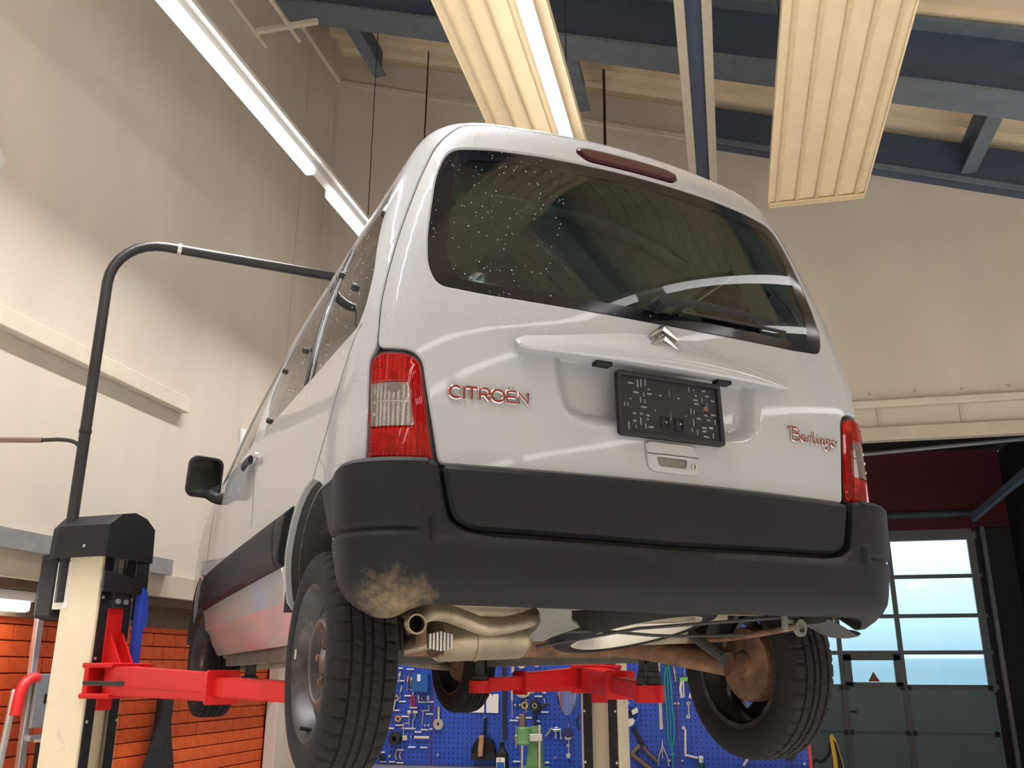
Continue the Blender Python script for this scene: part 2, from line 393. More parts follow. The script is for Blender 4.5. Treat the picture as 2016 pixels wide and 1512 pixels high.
hz = [1.70, 1.18, .68, .225, -.19]
for z in hz: dpart('frame_rail', (1.92, YD+.0, zw(z)), (2.6, .05, .05 if z != 1.70 else .09), 'door_frame')
for x in (.66, 1.38, 2.125, 3.15): dpart('frame_stile', (x, YD, zw(.75)), (.06 if x < 3 else .09, .045, 2.0), 'door_frame')
for i, (z0, z1) in enumerate(rows):
    for c0, c1 in cols:
        if i == 3 and c0 == 1.41: c0, c1, z0, z1 = 1.50, 2.02, -.14, .13
        dpart('pane', ((c0+c1)/2, YD+.012, zw((z0+z1)/2)), (c1-c0+.03, .008, z1-z0+.04), 'door_pane')
for a, b, c, d in ((1.41, 1.50, -.19, .2), (2.02, 2.10, -.19, .2), (1.41, 2.1, .13, .2), (1.41, 2.1, -.19, -.14)):
    dpart('wicket_frame', ((a+b)/2, YD-.02, zw((c+d)/2)), (b-a, .05, d-c), 'door_frame')
for i, (z0, z1) in enumerate(((-.74, -.205), (-1.25, -.75), (-1.59, -1.26))):
    for c0, c1 in cols: dpart('panel', ((c0+c1)/2, YD, zw((z0+z1)/2)), (c1-c0+.06, .04, z1-z0-.012), 'door_panel', .006)
    for x in (1.38, 2.125): dpart('panel_stile', (x, YD-.03, zw((z0+z1)/2)), (.075, .02, z1-z0-.012), 'door_frame')
dpart('door_backing', (1.92, YD+.03, zw(-.9)), (2.62, .02, 1.40), 'door_panel')
dpart('door_head', (1.92, YD+.03, zw(1.72)), (2.62, .05, .14), 'door_frame')
for z in (-.205, -.745):
    for x in (1.35, 1.42, 2.09, 2.17, 3.12): dpart('hinge', (x, YD-.035, zw(z)), (.05, .03, .06), 'black_steel')
dpart('latch', (1.46, YD-.04, zw(-.50)), (.09, .03, .025), 'black_steel')
# orange warning triangle stuck on the wicket pane
tri = prism(new(), [(-.07, 0), (.07, 0), (0, .12)], .006, AX((0, 0, 0), (1, 0, 0), (0, 0, 1)))
o = obj('triangle_sticker', tri, 'red_plastic', dr, loc=(1.76-1.92, -.01, zw(-.13)))
mat('sticker_orange', (.75, .25, .10), .5)
obj('triangle_face', prism(new(), [(-.045, .014), (.045, .014), (0, .092)], .008, AX((0, -.002, 0), (1, 0, 0), (0, 0, 1))), 'sticker_orange', o)
for x, dz in ((3.28, 0), ):
    tag(obj('door_track', B((x, YD-.10, 1.7), (.05, .08, 3.4)), 'galv'), 'vertical steel guide track beside the sectional door', 'door track')
tag(obj('torsion_shaft', cyl(new(), (.6, YD-.048, zw(1.98)), (3.3, YD-.048, zw(1.98)), .05, n=12), 'steel_grey'), 'grey shaft across the top of the sectional door', 'shaft')
tag(obj('bay_pipe', cyl(new(), (.6, 9.4, zw(2.02)), (3.64, 9.4, zw(2.18)), .022, n=10), 'galv'), 'thin grey pipe crossing the dark bay under its ceiling', 'pipe')
pa, pb_ = Vector((3.13, 12.6, zw(1.87))), Vector((2.99, 8.3, zw(1.965)))
mat('rail_blue', (.30, .42, .52), .4, .3)
tag(obj('door_opener_rail', box(new(), (0, 0, 0), (.05, (pb_-pa).length, .10), 0, .004, AX((pa+pb_)/2, Vector((0, 0, 1)).cross(pa-pb_), pa-pb_)), 'rail_blue'), 'pale blue steel door rail running into the dark bay', 'rail')
struct('trim_17', B((3.58, 9.6, 1.9), (.16, .2, 3.8)), 'dark_red')
e = empty('hose_reel', (3.6, 9.2, zw(.05)), 0, 'grey hose reel on the wall right of the sectional door', 'hose reel')
for k in range(2):
    bm = new(); lathe(bm, [(.17, -.02), (.19, -.02), (.19, .02), (.17, .02)], 28, AX((-.05-.1*k, 0, 0), (0, 1, 0), (0, 0, 1)), True); obj('drum_rim', bm, 'galv', e, True)
obj('hub', cyl(new(), (-.18, 0, 0), (.05, 0, 0), .05, n=14), 'black_steel', e)
# ================================================================= the van: body surface S(U, s)
class Curve:
    def __init__(s,pts):
        s.x=[p[0] for p in pts]; s.y=[p[1] for p in pts]; n=len(pts)
        d=[(s.y[i+1]-s.y[i])/(s.x[i+1]-s.x[i]) for i in range(n-1)]
        m=[d[0]]+[0 if d[i-1]*d[i]<=0 else 2*d[i-1]*d[i]/(d[i-1]+d[i]) for i in range(1,n-1)]+[d[-1]]
        s.m=m
    def __call__(s,t):
        i=min(max(bisect.bisect_right(s.x,t)-1,0),len(s.x)-2)
        h=s.x[i+1]-s.x[i]; u=(t-s.x[i])/h; u=min(max(u,0),1)
        return (1+2*u)*(1-u)**2*s.y[i]+u*(1-u)**2*h*s.m[i]+u*u*(3-2*u)*s.y[i+1]+u*u*(u-1)*h*s.m[i+1]
cZ=Curve([(.2,.2),(1.62,1.62),(1.70,1.698),(1.78,1.768),(1.86,1.82),(1.95,1.855),(2.1,1.88),(2.25,1.892),(2.4,1.896)])
cW=Curve([(.2,.70),(.28,.765),(.34,.80),(.42,.825),(.55,.845),(.7,.85),(.9,.85),(1.05,.842),(1.12,.833),(1.3,.795),(1.5,.738),(1.62,.698),(1.70,.667),(1.78,.62),(1.86,.55),(1.95,.455),(2.1,.28),(2.25,.12),(2.4,.03)])
cR=Curve([(.2,.12),(.34,.06),(.5,.045),(.67,.04),(.9,.045),(1.05,.05),(1.15,.06),(1.3,.08),(1.5,.115),(1.62,.138),(1.70,.157),(1.78,.185),(1.86,.235),(1.95,.33),(2.1,.62),(2.25,1.0),(2.4,1.4)])
cF=Curve([(.2,3.9),(.34,4.0),(.5,4.07),(.7,4.08),(.85,4.02),(.95,3.88),(1.0,3.72),(1.05,3.45),(1.12,3.15),(1.3,2.88),(1.5,2.6),(1.62,2.42),(1.70,2.3),(1.78,2.2),(1.86,2.1),(1.95,2.0),(2.1,1.85),(2.25,1.7),(2.4,1.6)])
UR,UC,US=.69,.25,2.9   # metric lengths of rear half, corner, side
def S(U,s):
    """U signed param around plan (neg = left), s up. returns x,y,z in car frame"""
    sg=1 if U>=0 else -1; u=abs(U)
    z=cZ(s); w=cW(s); yr=cR(s); yf=cF(s)
    k=min(1,w/.6); rc=.14*k; b=.05*k; rf=.38*k
    def side(y):
        return w-.010*k*((y-1.9)/1.8)**2-.012*y*max(0,min(1,(s-1.1)/.5)) if y<1.9 else w-(.030+.04*max(0,min(1,(s-1.1)/.5)))*k*((y-1.9)/1.6)**2-.012*y*max(0,min(1,(s-1.1)/.5))
    xr=w-rc; y0=yr+b; y1=y0+rc*1.05; y2=yf-rf
    if u<=UR:
        q=u/UR; return (sg*xr*q, yr+b*q*q, z)
    if u<=UR+UC:
        q=(u-UR)/UC; x1=side(y1); sl=2*b/xr
        p0=(xr,y0);h=rc*.64
        p1=(xr+h,y0+h*sl);p2=(x1,y1-h);p3=(x1,y1)
        B=[(1-q)**3,3*q*(1-q)**2,3*q*q*(1-q),q**3]
        return (sg*(B[0]*p0[0]+B[1]*p1[0]+B[2]*p2[0]+B[3]*p3[0]), B[0]*p0[1]+B[1]*p1[1]+B[2]*p2[1]+B[3]*p3[1], z)
    if u<=UR+UC+US:
        q=(u-UR-UC)/US; y=y1+(y2-y1)*q; return (sg*side(y),y,z)
    u-=UR+UC+US
    x2=side(y2)
    if u<=.5:
        q=u/.5; xf=x2-rf*1.0; h=rf*.6
        p=[(x2,y2),(x2-.02,y2+h),(xf+h,yf-.01),(xf,yf)]
        B=[(1-q)**3,3*q*(1-q)**2,3*q*q*(1-q),q**3]
        return (sg*sum(B[i]*p[i][0] for i in range(4)), sum(B[i]*p[i][1] for i in range(4)), z)
    q=min((u-.5)/.45,1); xf=x2-rf*1.0
    return (sg*xf*(1-q), yf+.06*k*q, z)
UMAX=UR+UC+US+.95
def side_U(y,s):   # inverse on the side
    w=cW(s);k=min(1,w/.6);rc=.14*k;y1=cR(s)+.05*k+rc*1.05;y2=cF(s)-.38*k
    return UR+UC+US*(y-y1)/(y2-y1)
mat('van_paint', (.318, .323, .334), .5, 0, coat=.75, spec=.12)
mat('van_dark', (.03, .03, .03), .8)
mat('van_inside', (.58, .64, .61), .75, noise=.15, nscale=5)
mat('bumper_plastic', (.0065, .0072, .0095), .6, bump=.02, bscale=400, spec=.22)
def soiled(name, base, spot, rad, dcol):
    m = MATS[base].copy(); m.name = name; nt = m.node_tree; b = nt.nodes['Principled BSDF']; col = tuple(b.inputs['Base Color'].default_value)
    tc = nt.nodes.new('ShaderNodeTexCoord'); dv = nt.nodes.new('ShaderNodeVectorMath'); dv.operation = 'DISTANCE'; dv.inputs[1].default_value = spot; nt.links.new(tc.outputs['Object'], dv.inputs[0])
    r = nt.nodes.new('ShaderNodeMapRange'); r.inputs[1].default_value = rad; r.inputs[2].default_value = rad*.25; nt.links.new(dv.outputs['Value'], r.inputs[0])
    n = nt.nodes.new('ShaderNodeTexNoise'); n.inputs['Scale'].default_value = 26; n.inputs['Detail'].default_value = 9; n.inputs['Roughness'].default_value = .75; nt.links.new(tc.outputs['Object'], n.inputs['Vector'])
    ml = nt.nodes.new('ShaderNodeMath'); ml.operation = 'MULTIPLY'; nt.links.new(r.outputs[0], ml.inputs[0]); nt.links.new(n.outputs[0], ml.inputs[1])
    r2 = nt.nodes.new('ShaderNodeMapRange'); r2.inputs[1].default_value = .30; r2.inputs[2].default_value = .75; nt.links.new(ml.outputs[0], r2.inputs[0])
    mx = nt.nodes.new('ShaderNodeMix'); mx.data_type = 'RGBA'; nt.links.new(r2.outputs[0], mx.inputs[0]); mx.inputs[6].default_value = col; mx.inputs[7].default_value = (*dcol, 1); nt.links.new(mx.outputs[2], b.inputs['Base Color']); MATS[name] = m
soiled('bumper_soiled', 'bumper_plastic', (-.745, .10, .32), .20, (.22, .16, .085))
mat('frit', (.004, .004, .006), .10, spec=.35)
mat('seam_grey', (.12, .12, .12), .6)
mat('gap_rubber', (.008, .008, .009), .5)
mat('lamp_back', (.88, .86, .84), .35, .1)
mat('lamp_dark', (.05, .015, .015), .5)
mat('brake_lens', (.030, .002, .008), .12, spec=.35)
mat('tyre', (.010, .0092, .0088), .85, spec=.25, noise=.25, nscale=12, bump=.05, bscale=120)
mat('tyre_dust', (.05, .044, .037), .85, noise=.3, nscale=8)
mat('wheel_steel', (.030, .028, .028), .35, .4, noise=.5, nscale=6, dirt=((.11, .09, .08), .15, 9))
mat('rust', (.13, .065, .032), .85, noise=.5, nscale=18, bump=.3, dirt=((.05, .04, .03), .2, 12))
mat('exhaust_steel', (.28, .23, .16), .42, .75, noise=.3, nscale=9, dirt=((.14, .09, .05), .2, 7))
mat('under_dust', (.25, .21, .15), .85, noise=.35, nscale=7, bump=.2, dirt=((.06, .05, .04), .25, 5))
mat('under_grey', (.11, .11, .095), .6, noise=.2, nscale=8)
mat('spare_rim', (.50, .47, .40), .4, .5, noise=.2, nscale=6)
mat('mirror_glass', (.09, .10, .105), .05, 1.)
mat('badge_red', (.25, .05, .045), .2, .8)
glass('van_glass', (.52, .63, .59), .8)
glass('van_glass_side', (.68, .72, .66), .95)
glass('lens_red', (.95, .05, .04), .9, ((.62, .008, .008), .30))
glass('lens_clear', (.92, .90, .88), .9, ((.85, .82, .79), .12))
VAN = empty('van', (-.1013, 2.3929, -.1951+CAMZ), 0, 'silver grey small van raised on the red two post lift', 'van')
VAN.rotation_euler = Matrix(((Matrix.Rotation(R_(37.976), 3, 'Z') @ Matrix.Rotation(R_(-.445), 3, 'X')))).to_euler()
CW = Matrix.Translation(VAN.location) @ VAN.rotation_euler.to_matrix().to_4x4()
def Sv(U, s): return Vector(S(U, s))
def Sn(U, s):
    e = .004; a = Sv(U+e, s)-Sv(U-e, s); b = Sv(U, s+e)-Sv(U, s-e); n = a.cross(b)
    return n.normalized() if n.length > 1e-12 else Vector((0, 0, 1))
def So(U, s, d): return Sv(U, s)+Sn(U, s)*d
def mirror(h): # right half listed bottom->top along U>0 ; returns closed outline
    return [p for p in h]+[(-u, s) for u, s in reversed(h) if abs(u) > 1e-6]
def flip(P): return [(-u, s) for u, s in reversed(P)]
def resample(P, res):
    out = []
    for i, a in enumerate(P):
        b = P[(i+1) % len(P)]; L = math.hypot(b[0]-a[0], b[1]-a[1]); n = max(1, int(math.ceil(L/res)))
        for k in range(n): out.append((a[0]+(b[0]-a[0])*k/n, a[1]+(b[1]-a[1])*k/n))
    return out
def rounded(P, r, n=4):
    out = []; N = len(P)
    for i, p in enumerate(P):
        rr = r[i] if isinstance(r, (list, tuple)) else r
        p = Vector(p); a = Vector(P[i-1]); b = Vector(P[(i+1) % N])
        da, db = (a-p), (b-p); l = min(rr, da.length*.45, db.length*.45)
        if l < 1e-5: out.append(tuple(p)); continue
        A = p+da.normalized()*l; Bq = p+db.normalized()*l
        for k in range(n+1):
            t = k/n; q = A*(1-t)**2+p*2*t*(1-t)+Bq*t*t; out.append((q.x, q.y))
    return out
def area(P): return .5*sum(P[i][0]*P[(i+1) % len(P)][1]-P[(i+1) % len(P)][0]*P[i][1] for i in range(len(P)))
def inset(P, d):
    sgn = 1 if area(P) > 0 else -1; N = len(P); out = []
    for i, p in enumerate(P):
        a, b = P[i-1], P[(i+1) % N]; t = Vector((b[0]-a[0], b[1]-a[1]))
        if t.length < 1e-9: out.append(p); continue
        t.normalize(); out.append((p[0]-t.y*d*sgn, p[1]+t.x*d*sgn))
    return out
def inside(pts, P):
    x, y = pts[:, 0], pts[:, 1]; r = np.zeros(len(pts), bool); N = len(P)
    for i in range(N):
        x0, y0 = P[i]; x1, y1 = P[(i+1) % N]
        if y0 == y1: continue
        c = ((y0 > y) != (y1 > y)) & (x < (x1-x0)*(y-y0)/(y1-y0)+x0); r ^= c
    return r
def dist_poly(pts, P):
    d = np.full(len(pts), 9.); N = len(P)
    for i in range(N):
        a = np.array(P[i]); b = np.array(P[(i+1) % N]); ab = b-a; L = ab@ab
        t = np.clip(((pts-a)@ab)/(L+1e-12), 0, 1); q = a+t[:, None]*ab; d = np.minimum(d, np.hypot(*(pts-q).T))
    return d
def patch(name, outline, m, parent, holes=(), off=0., edge=.004, depth=.015, res=.035, fine=(), place=None, smooth=35, skirt=True, bres=None):
    """trim the body surface to an outline (U, s), with holes, rounded edge and returned lip"""
    P = place or So; offf = off if callable(off) else (lambda U, s: off); bres = bres or res
    rings = []
    for k, Q in enumerate([outline]+list(holes)):
        Q = resample(Q, bres); I = inset(Q, edge if k == 0 else -edge) if edge else None; rings.append((Q, I))
    pts = []; lev = []; edges = []
    for Q, I in rings:
        for X, l in ((Q, 1), (I, 0)):
            if X is None: continue
            i0 = len(pts); pts += X; lev += [l]*len(X); edges += [(i0+i, i0+(i+1) % len(X)) for i in range(len(X))]
    A = np.array(rings[0][0]); lo, hi = A.min(0), A.max(0)
    def gridpts(lo, hi, r):
        gx, gy = np.meshgrid(np.arange(lo[0]+r*.5, hi[0], r), np.arange(lo[1]+r*.5, hi[1], r)); gx[1::2] += r*.5
        return np.column_stack([gx.ravel(), gy.ravel()])
    G = gridpts(lo, hi, res)
    for f in fine:
        F_ = np.array(f[0]); inn = inside(G, f[0]); G = np.vstack([G[~inn], (lambda g: g[inside(g, f[0])])(gridpts(F_.min(0), F_.max(0), f[1]))])
    keep = inside(G, rings[0][0]) & (dist_poly(G, rings[0][0]) > edge+bres*.35)
    for Q, I in rings[1:]: keep &= ~inside(G, Q) & (dist_poly(G, Q) > edge+bres*.35)
    G = G[keep]; pts = pts+[tuple(g) for g in G]; lev += [0]*len(G)
    v, e, f, ov, oe, of = delaunay_2d_cdt([Vector(p) for p in pts], edges, [], 0, 1e-6)
    V2 = np.array([(p.x, p.y) for p in v]); C = np.array([V2[list(t)].mean(0) for t in f])
    ok = inside(C, rings[0][0])
    for Q, I in rings[1:]: ok &= ~inside(C, Q)
    lv = [max([lev[i] for i in o]) if len(o) else 0 for o in ov]
    V = []
    for (a, b), l in zip(V2, lv):
        V.append(P(a, b, offf(a, b)-(edge*.8 if l else 0)))
    F = [tuple(t) for t, k in zip(f, ok) if k]
    # returned lip along every boundary edge
    if depth and skirt:
        cnt = {}
        for t in F:
            for i in range(3):
                k = (t[i], t[(i+1) % 3]); cnt[k] = cnt.get(k, 0)+1
        new_ = {}
        for (a, b) in list(cnt):
            if (b, a) in cnt: continue
            for q in (a, b):
                if q not in new_: new_[q] = len(V); V.append(P(V2[q][0], V2[q][1], offf(*V2[q])-depth))
            F.append((b, a, new_[a], new_[b]))
    used = sorted({i for t in F for i in t}); mp = {o: i for i, o in enumerate(used)}
    return obj(name, ([V[i] for i in used], [tuple(mp[i] for i in t) for t in F]), m, parent, smooth)
def sstep(x): x = min(1, max(0, x)); return x*x*(3-2*x)
# ---------------------------------------------------------------- outlines
H_tail = [(0, .673), (.629, .673), (.639, .74), (.660, .86), (.672, .938), (.70, .966), (.80, .970), (.807, 1.1), (.803, 1.3), (.796, 1.5), (.786, 1.64), (.74, 1.765), (.66, 1.805), (0, 1.82)]
O_tail = rounded(mirror(H_tail), [0]+[.02]*4+[.05]+[.02]*20)
O_rear = rounded(mirror([(0, .46), (.80, .46), (.824, .60), (.826, .94), (.804, .972), (.8095, 1.1), (.8055, 1.3), (.7985, 1.5), (.7885, 1.641), (.742, 1.767), (.661, 1.8075), (0, 1.8225)]), .02)
O_win = rounded(mirror([(0, 1.139), (.3, 1.143), (.52, 1.148), (.655, 1.158), (.69, 1.215), (.708, 1.30), (.727, 1.44), (.742, 1.54), (.735, 1.645), (.60, 1.664), (.40, 1.672), (0, 1.675)]), [.0, .02, .02, .05, .05, .03, .03, .05, .07, .05, .02]+[.0]+[.02, .05, .07, .05, .03, .03, .05, .05, .02, .02], 5)
O_clear = rounded(mirror([(0, 1.180), (.3, 1.181), (.50, 1.180), (.61, 1.187), (.645, 1.26), (.672, 1.43), (.690, 1.52), (.680, 1.61), (.50, 1.626), (.3, 1.632), (0, 1.635)]), [0, .02, .03, .06, .05, .03, .04, .07, .04, .02, 0, .02, .04, .07, .04, .03, .05, .06, .03, .02], 5)
O_brake = rounded(mirror([(0, 1.694), (.20, 1.694), (.245, 1.722), (.245, 1.738), (.20, 1.750), (0, 1.751)]), .02)
O_rec = rounded(mirror([(0, .806), (.24, .810), (.310, .835), (.335, .97), (.335, 1.03), (0, 1.03)]), [0, .05, .04, .05, .02, 0, .02, .05, .04, .05])
H_lampR = rounded([(.640, .681), (.814, .677), (.822, .935), (.79, .957), (.715, .957), (.682, .942), (.672, .92)], [.004, .004, .02, .03, .03, .02, .02])
O_mould = rounded(mirror([(0, .507), (.55, .516), (.60, .540), (.612, .60), (.622, .655), (.618, .668), (0, .668)]), [0, .04, .03, .02, .015, .01, 0, .01, .015, .02, .03, .04])
O_bump = rounded(mirror([(0, .335), (.34, .341), (.60, .344), (.685, .346), (.721, .337), (.765, .318), (.80, .309), (.86, .306), (.925, .345), (.985, .452), (.992, .497), (1.04, .571), (1.09, .655), (1.08, .664), (.95, .669), (.816, .674), (.66, .679), (.636, .672), (.628, .60), (.614, .532), (.575, .510), (.50, .501), (0, .493)]), .012, 3)
O_strip = rounded(mirror([(0, .990), (.41, .990), (.438, .996), (.438, 1.026), (.415, 1.040), (.31, 1.054), (.2, 1.075), (.1, 1.093), (0, 1.098)]), [0, .01, .01, .01, .02, .03, .03, .03, 0, .03, .03, .03, .02, .01, .01, .01])
W_q = rounded([(-1.475, 1.057), (-1.13, 1.052), (-.905, 1.047), (-.876, 1.10), (-.872, 1.2), (-.93, 1.38), (-.985, 1.5), (-1.06, 1.605), (-1.14, 1.622), (-1.86, 1.604), (-1.74, 1.40)], [.01, .02, .03, .03, .05, .03, .05, .03, .03, .02, .02])
W_2 = rounded([(-1.53, 1.06), (-1.80, 1.40), (-1.925, 1.60), (-2.84, 1.595), (-2.98, 1.55), (-2.94, 1.42), (-2.72, 1.24), (-2.31, 1.08)], [.01, .02, .02, .05, .04, .04, .03, .03])
W_f = rounded([(-side_U(1.80, 1.085), 1.085), (-side_U(1.80, 1.33), 1.33), (-side_U(1.80, 1.57), 1.57), (-side_U(2.04, 1.555), 1.555), (-side_U(2.40, 1.30), 1.30), (-side_U(2.70, 1.09), 1.09)], .03)
U0 = UR+UC+US
W_ws = rounded([(-UMAX+.004, 1.13), (-UMAX+.004, 1.60), (-U0-.30, 1.60), (-U0-.24, 1.35), (-U0-.22, 1.14)], [0, 0, .04, .02, .03])
wins = [W_q, W_2, W_f, W_ws]; winsR = [flip(w) for w in wins]
# ---------------------------------------------------------------- body shell
def arch(yc, zc, r, sb, sgn):
    a0 = math.asin((sb-zc)/r) if abs(sb-zc) < r else 0; out = []
    out = []
    for k in range(19):
        a = math.pi*k/18; y = yc-r*math.cos(a); z = zc+r*math.sin(a); out.append((y, z))
    out = [(yc-r, sb)]+out+[(yc+r, sb)]
    P = [(sgn*side_U(y, z), z) for y, z in out]
    return P
SB = .275
AR = (.605, .372, .338); AF = (3.30, .36, .335)
bot = []
def halfbottom(sgn): # from rear centre to the front
    return [(sgn*.3, .43), (sgn*.8, .43), (sgn*1.02, .43)]+arch(*AR, SB, sgn)[5:]+arch(*AF, SB, sgn)+[(sgn*(UMAX-.002), SB)]
    return [(sgn*.3, SB), (sgn*.8, SB)]+arch(*AR, SB, sgn)+arch(*AF, SB, sgn)+[(sgn*(UMAX-.002), SB)]
hb = halfbottom(1); hl = [(-u, s) for u, s in hb]
top = [(UMAX-.002, 2.38), (-UMAX+.002, 2.38)]
O_body = list(reversed(hl))+hb+top
def body_off(U, s):
    d = 0.
    if abs(U) > 1.0: d += -.012*sstep((.405-s)/.012)+.004*math.exp(-((s-.41)/.012)**2)
    return d
body = patch('body_shell', O_body, 'van_paint', VAN, [O_rear]+wins+winsR, body_off, .004, .02, .042, fine=[([(-1.25, .3), (-.8, .3), (-.8, 1.95), (-1.25, 1.95)], .028), ([(-4, .3), (-1.25, .3), (-1.25, .5), (-4, .5)], .03)])
inner = patch('inner_lining', O_body, 'van_inside', VAN, [O_win]+[inset(w, -.012) for w in wins+winsR], lambda U, s: -.045 if abs(U) > .7 else -.05, 0, 0, .07, bres=.05)
# dark backing behind the panel gaps
obj_back = patch('gap_backing', mirror([(0, .34), (.85, .34), (.85, 1.0), (.83, 1.3), (.80, 1.66), (.74, 1.80), (0, 1.85)]), 'gap_rubber', VAN, [inset(O_win, -.008), inset(O_rec, -.01)], -.022, 0, 0, .05)
def rec_off(U, s):
    d = dist_poly(np.array([(U, s)]), O_rec)[0]
    return -.040*sstep(d/.045) if inside(np.array([(U, s)]), O_rec)[0] else 0.
tail = patch('tailgate', O_tail, 'van_paint', VAN, [O_win, inset(O_brake, -.003)], rec_off, .005, .02, .03, fine=[(inset(O_rec, -.03), .014)])
# rear window, painted border, brake light
patch('window_border', inset(O_win, .003), 'frit', tail, [O_clear], -.005, 0, .006, .03)
rw = patch('rear_window', O_clear, 'van_glass', tail, [], -.005, 0, 0, .03)
patch('brake_light', O_brake, 'brake_lens', tail, [], .006, .008, .02, .02)
# trim lip over the number plate
def strip_off(U, s):
    tt = max(0, min(1, (1.098-.062*(abs(U)/.43)**1.5-s)/(.105-.062*(abs(U)/.43)**1.5+.001)))
    return .004+.036*sstep(tt*1.2)*(1-.25*(abs(U)/.43)**3)
strip = patch('handle_strip', O_strip, 'van_paint', tail, [], strip_off, .006, .05, .016)
# lower tailgate panel, bumper
def mould_off(U, s): return .024-.010*sstep((.54-s)/.04)
patch('tailgate_moulding', O_mould, 'bumper_plastic', tail, [], mould_off, .010, .04, .025)
def bump_off(U, s):
    a = abs(U); d = .014+.034*sstep(1-(a-.80)/.22)
    if a < .8: d = .048-.010*sstep((.5-a)/.5)
    if a < .66 and s > .47: d -= .012*sstep((s-.47)/.04)
    d += .006*sstep((.46-s)/.1)-.062*sstep((.43-s)/.15)**1.5
    if a > .60: d -= .012*math.exp(-((s-.513)/.008)**2)*sstep((a-.665)/.03)
    return d
bumper = patch('rear_bumper', O_bump, 'bumper_soiled', VAN, [], bump_off, .010, .085, .026, fine=[([(-1.1, .485), (-.57, .485), (-.57, .542), (-1.1, .542)], .0065), ([(.57, .485), (1.1, .485), (1.1, .542), (.57, .542)], .0065)])
# side mouldings (rear end cap is separate piece)
for sg in (-1, 1):
    def SU(y, s): return sg*side_U(y, s)
    Q1 = [(SU(.985, .508), .508), (SU(2.96, .500), .500), (SU(2.95, .62), .62), (SU(2.80, .655), .655), (SU(2.0, .665), .665), (SU(.985, .670), .670)]
    Q2 = [(SU(.922, .508), .508), (SU(.977, .508), .508), (SU(.977, .671), .671), (SU(.785, .674), .674), (SU(.845, .62), .62), (SU(.895, .56), .56)]
    for nm, Q in (('side_moulding', Q1), ('side_moulding_end', Q2)):
        if sg < 0: pass
        Q = Q if area(Q) > 0 else list(reversed(Q))
        patch(nm, rounded(Q, .01), 'bumper_plastic', VAN, [], lambda U, s: .022*sstep(min(s-.498, .68-s)/.03)+.002, .004, .02, .04, bres=.03)
# side glass with hinge studs
for sg, ws in ((-1, wins), (1, winsR)):
    for w, nm in zip(ws, ('side_window', 'side_window', 'door_window', 'windscreen')):
        gw = patch(nm, inset(w, .002), 'van_glass_side', VAN, [], -.006, 0, 0, .06)
        if nm == 'side_window':
            pts = ((-1.03, 1.48), (-1.80, 1.50), (-1.12, 1.25)) if w is ws[0] else ((-1.86, 1.50), (-1.66, 1.20), (-1.98, 1.28), (-2.70, 1.36), (-2.36, 1.12))
            for (u, s_) in pts:
                u = u*-sg; bm = new(); a = So(u, s_, -.006); cyl(bm, a, a+Sn(u, s_)*.012, .013, .010, 12); obj('hinge_stud', bm, 'gap_rubber', gw)
    # black pillar strip between the two side windows
    PL = [(-1.477, 1.057), (-1.528, 1.06), (-1.798, 1.40), (-1.922, 1.602), (-1.863, 1.604), (-1.742, 1.40)]
    if sg > 0: PL = flip(PL)
    PL = PL if area(PL) > 0 else list(reversed(PL))
    patch('window_pillar', PL, 'gap_rubber', VAN, [], .004, .003, .012, .04)
# ---------------------------------------------------------------- tail lamps
clearR = rounded([(.690, .765), (.806, .760), (.812, .872), (.700, .876)], .006)
def lamp(sg):
    O = H_lampR if sg > 0 else flip(H_lampR); Cc = clearR if sg > 0 else flip(clearR)
    L = patch('tail_lamp', inset(O, .004), 'lens_red', VAN, [Cc], .004, .006, .012, .018)
    patch('lamp_surround', inset(O, -.002), 'gap_rubber', L, [inset(O, .003)], -.004, 0, .02, .03)
    patch('clear_lens', Cc, 'lens_clear', L, [], .004, 0, 0, .02)
    patch('reflector', O, 'lamp_back', L, [], lambda U, s: -.022+.004*math.sin(U*420), 0, 0, .006)
    for (u, s_, r) in ((.745, .900, .014), (.745, .872, .018), (.745, .712, .016), (.75, .735, .012)):
        u *= sg; a = So(u, s_, -.014); obj('bulb', cyl(new(), a-Sn(u, s_)*.01, a+Sn(u, s_)*.004, r, r*.7, 14), 'lamp_dark', L)
    for (s_, a0, a1) in ((.917, .70, .80), (.742, .70, .80), (.83, .70, .80)):
        bm = new(); tube(bm, [So(sg*(a0+(a1-a0)*k/6), s_, -.010) for k in range(7)], .003, 6); obj('divider', bm, 'lamp_dark' if s_ != .83 else 'chrome', L)
    for k in range(3):
        q = So(sg*.795, .79+.03*k, .006); obj('lens_mark', cyl(new(), q-Sn(sg*.795, .8)*.003, q, .005, n=8), 'chrome', L)
    # vertical optic ribs
    bm = new()
    for k in range(7):
        u0 = .0045*k; tube(bm, [So(sg*(.652+u0+.030*(s_-.69)/.22), s_, .0058) for s_ in np.linspace(.692, .905, 6)], .0012, 4)
    for k in range(10):
        s0 = (.69+.010*k) if k < 5 else (.885+.010*(k-5)); tube(bm, [So(sg*u, s0, .0058) for u in np.linspace(.775, .812, 4)], .0012, 4)
    obj('optic_ribs', bm, 'lens_red', L, kind='stuff')
    return L
lamp(-1); lamp(1)
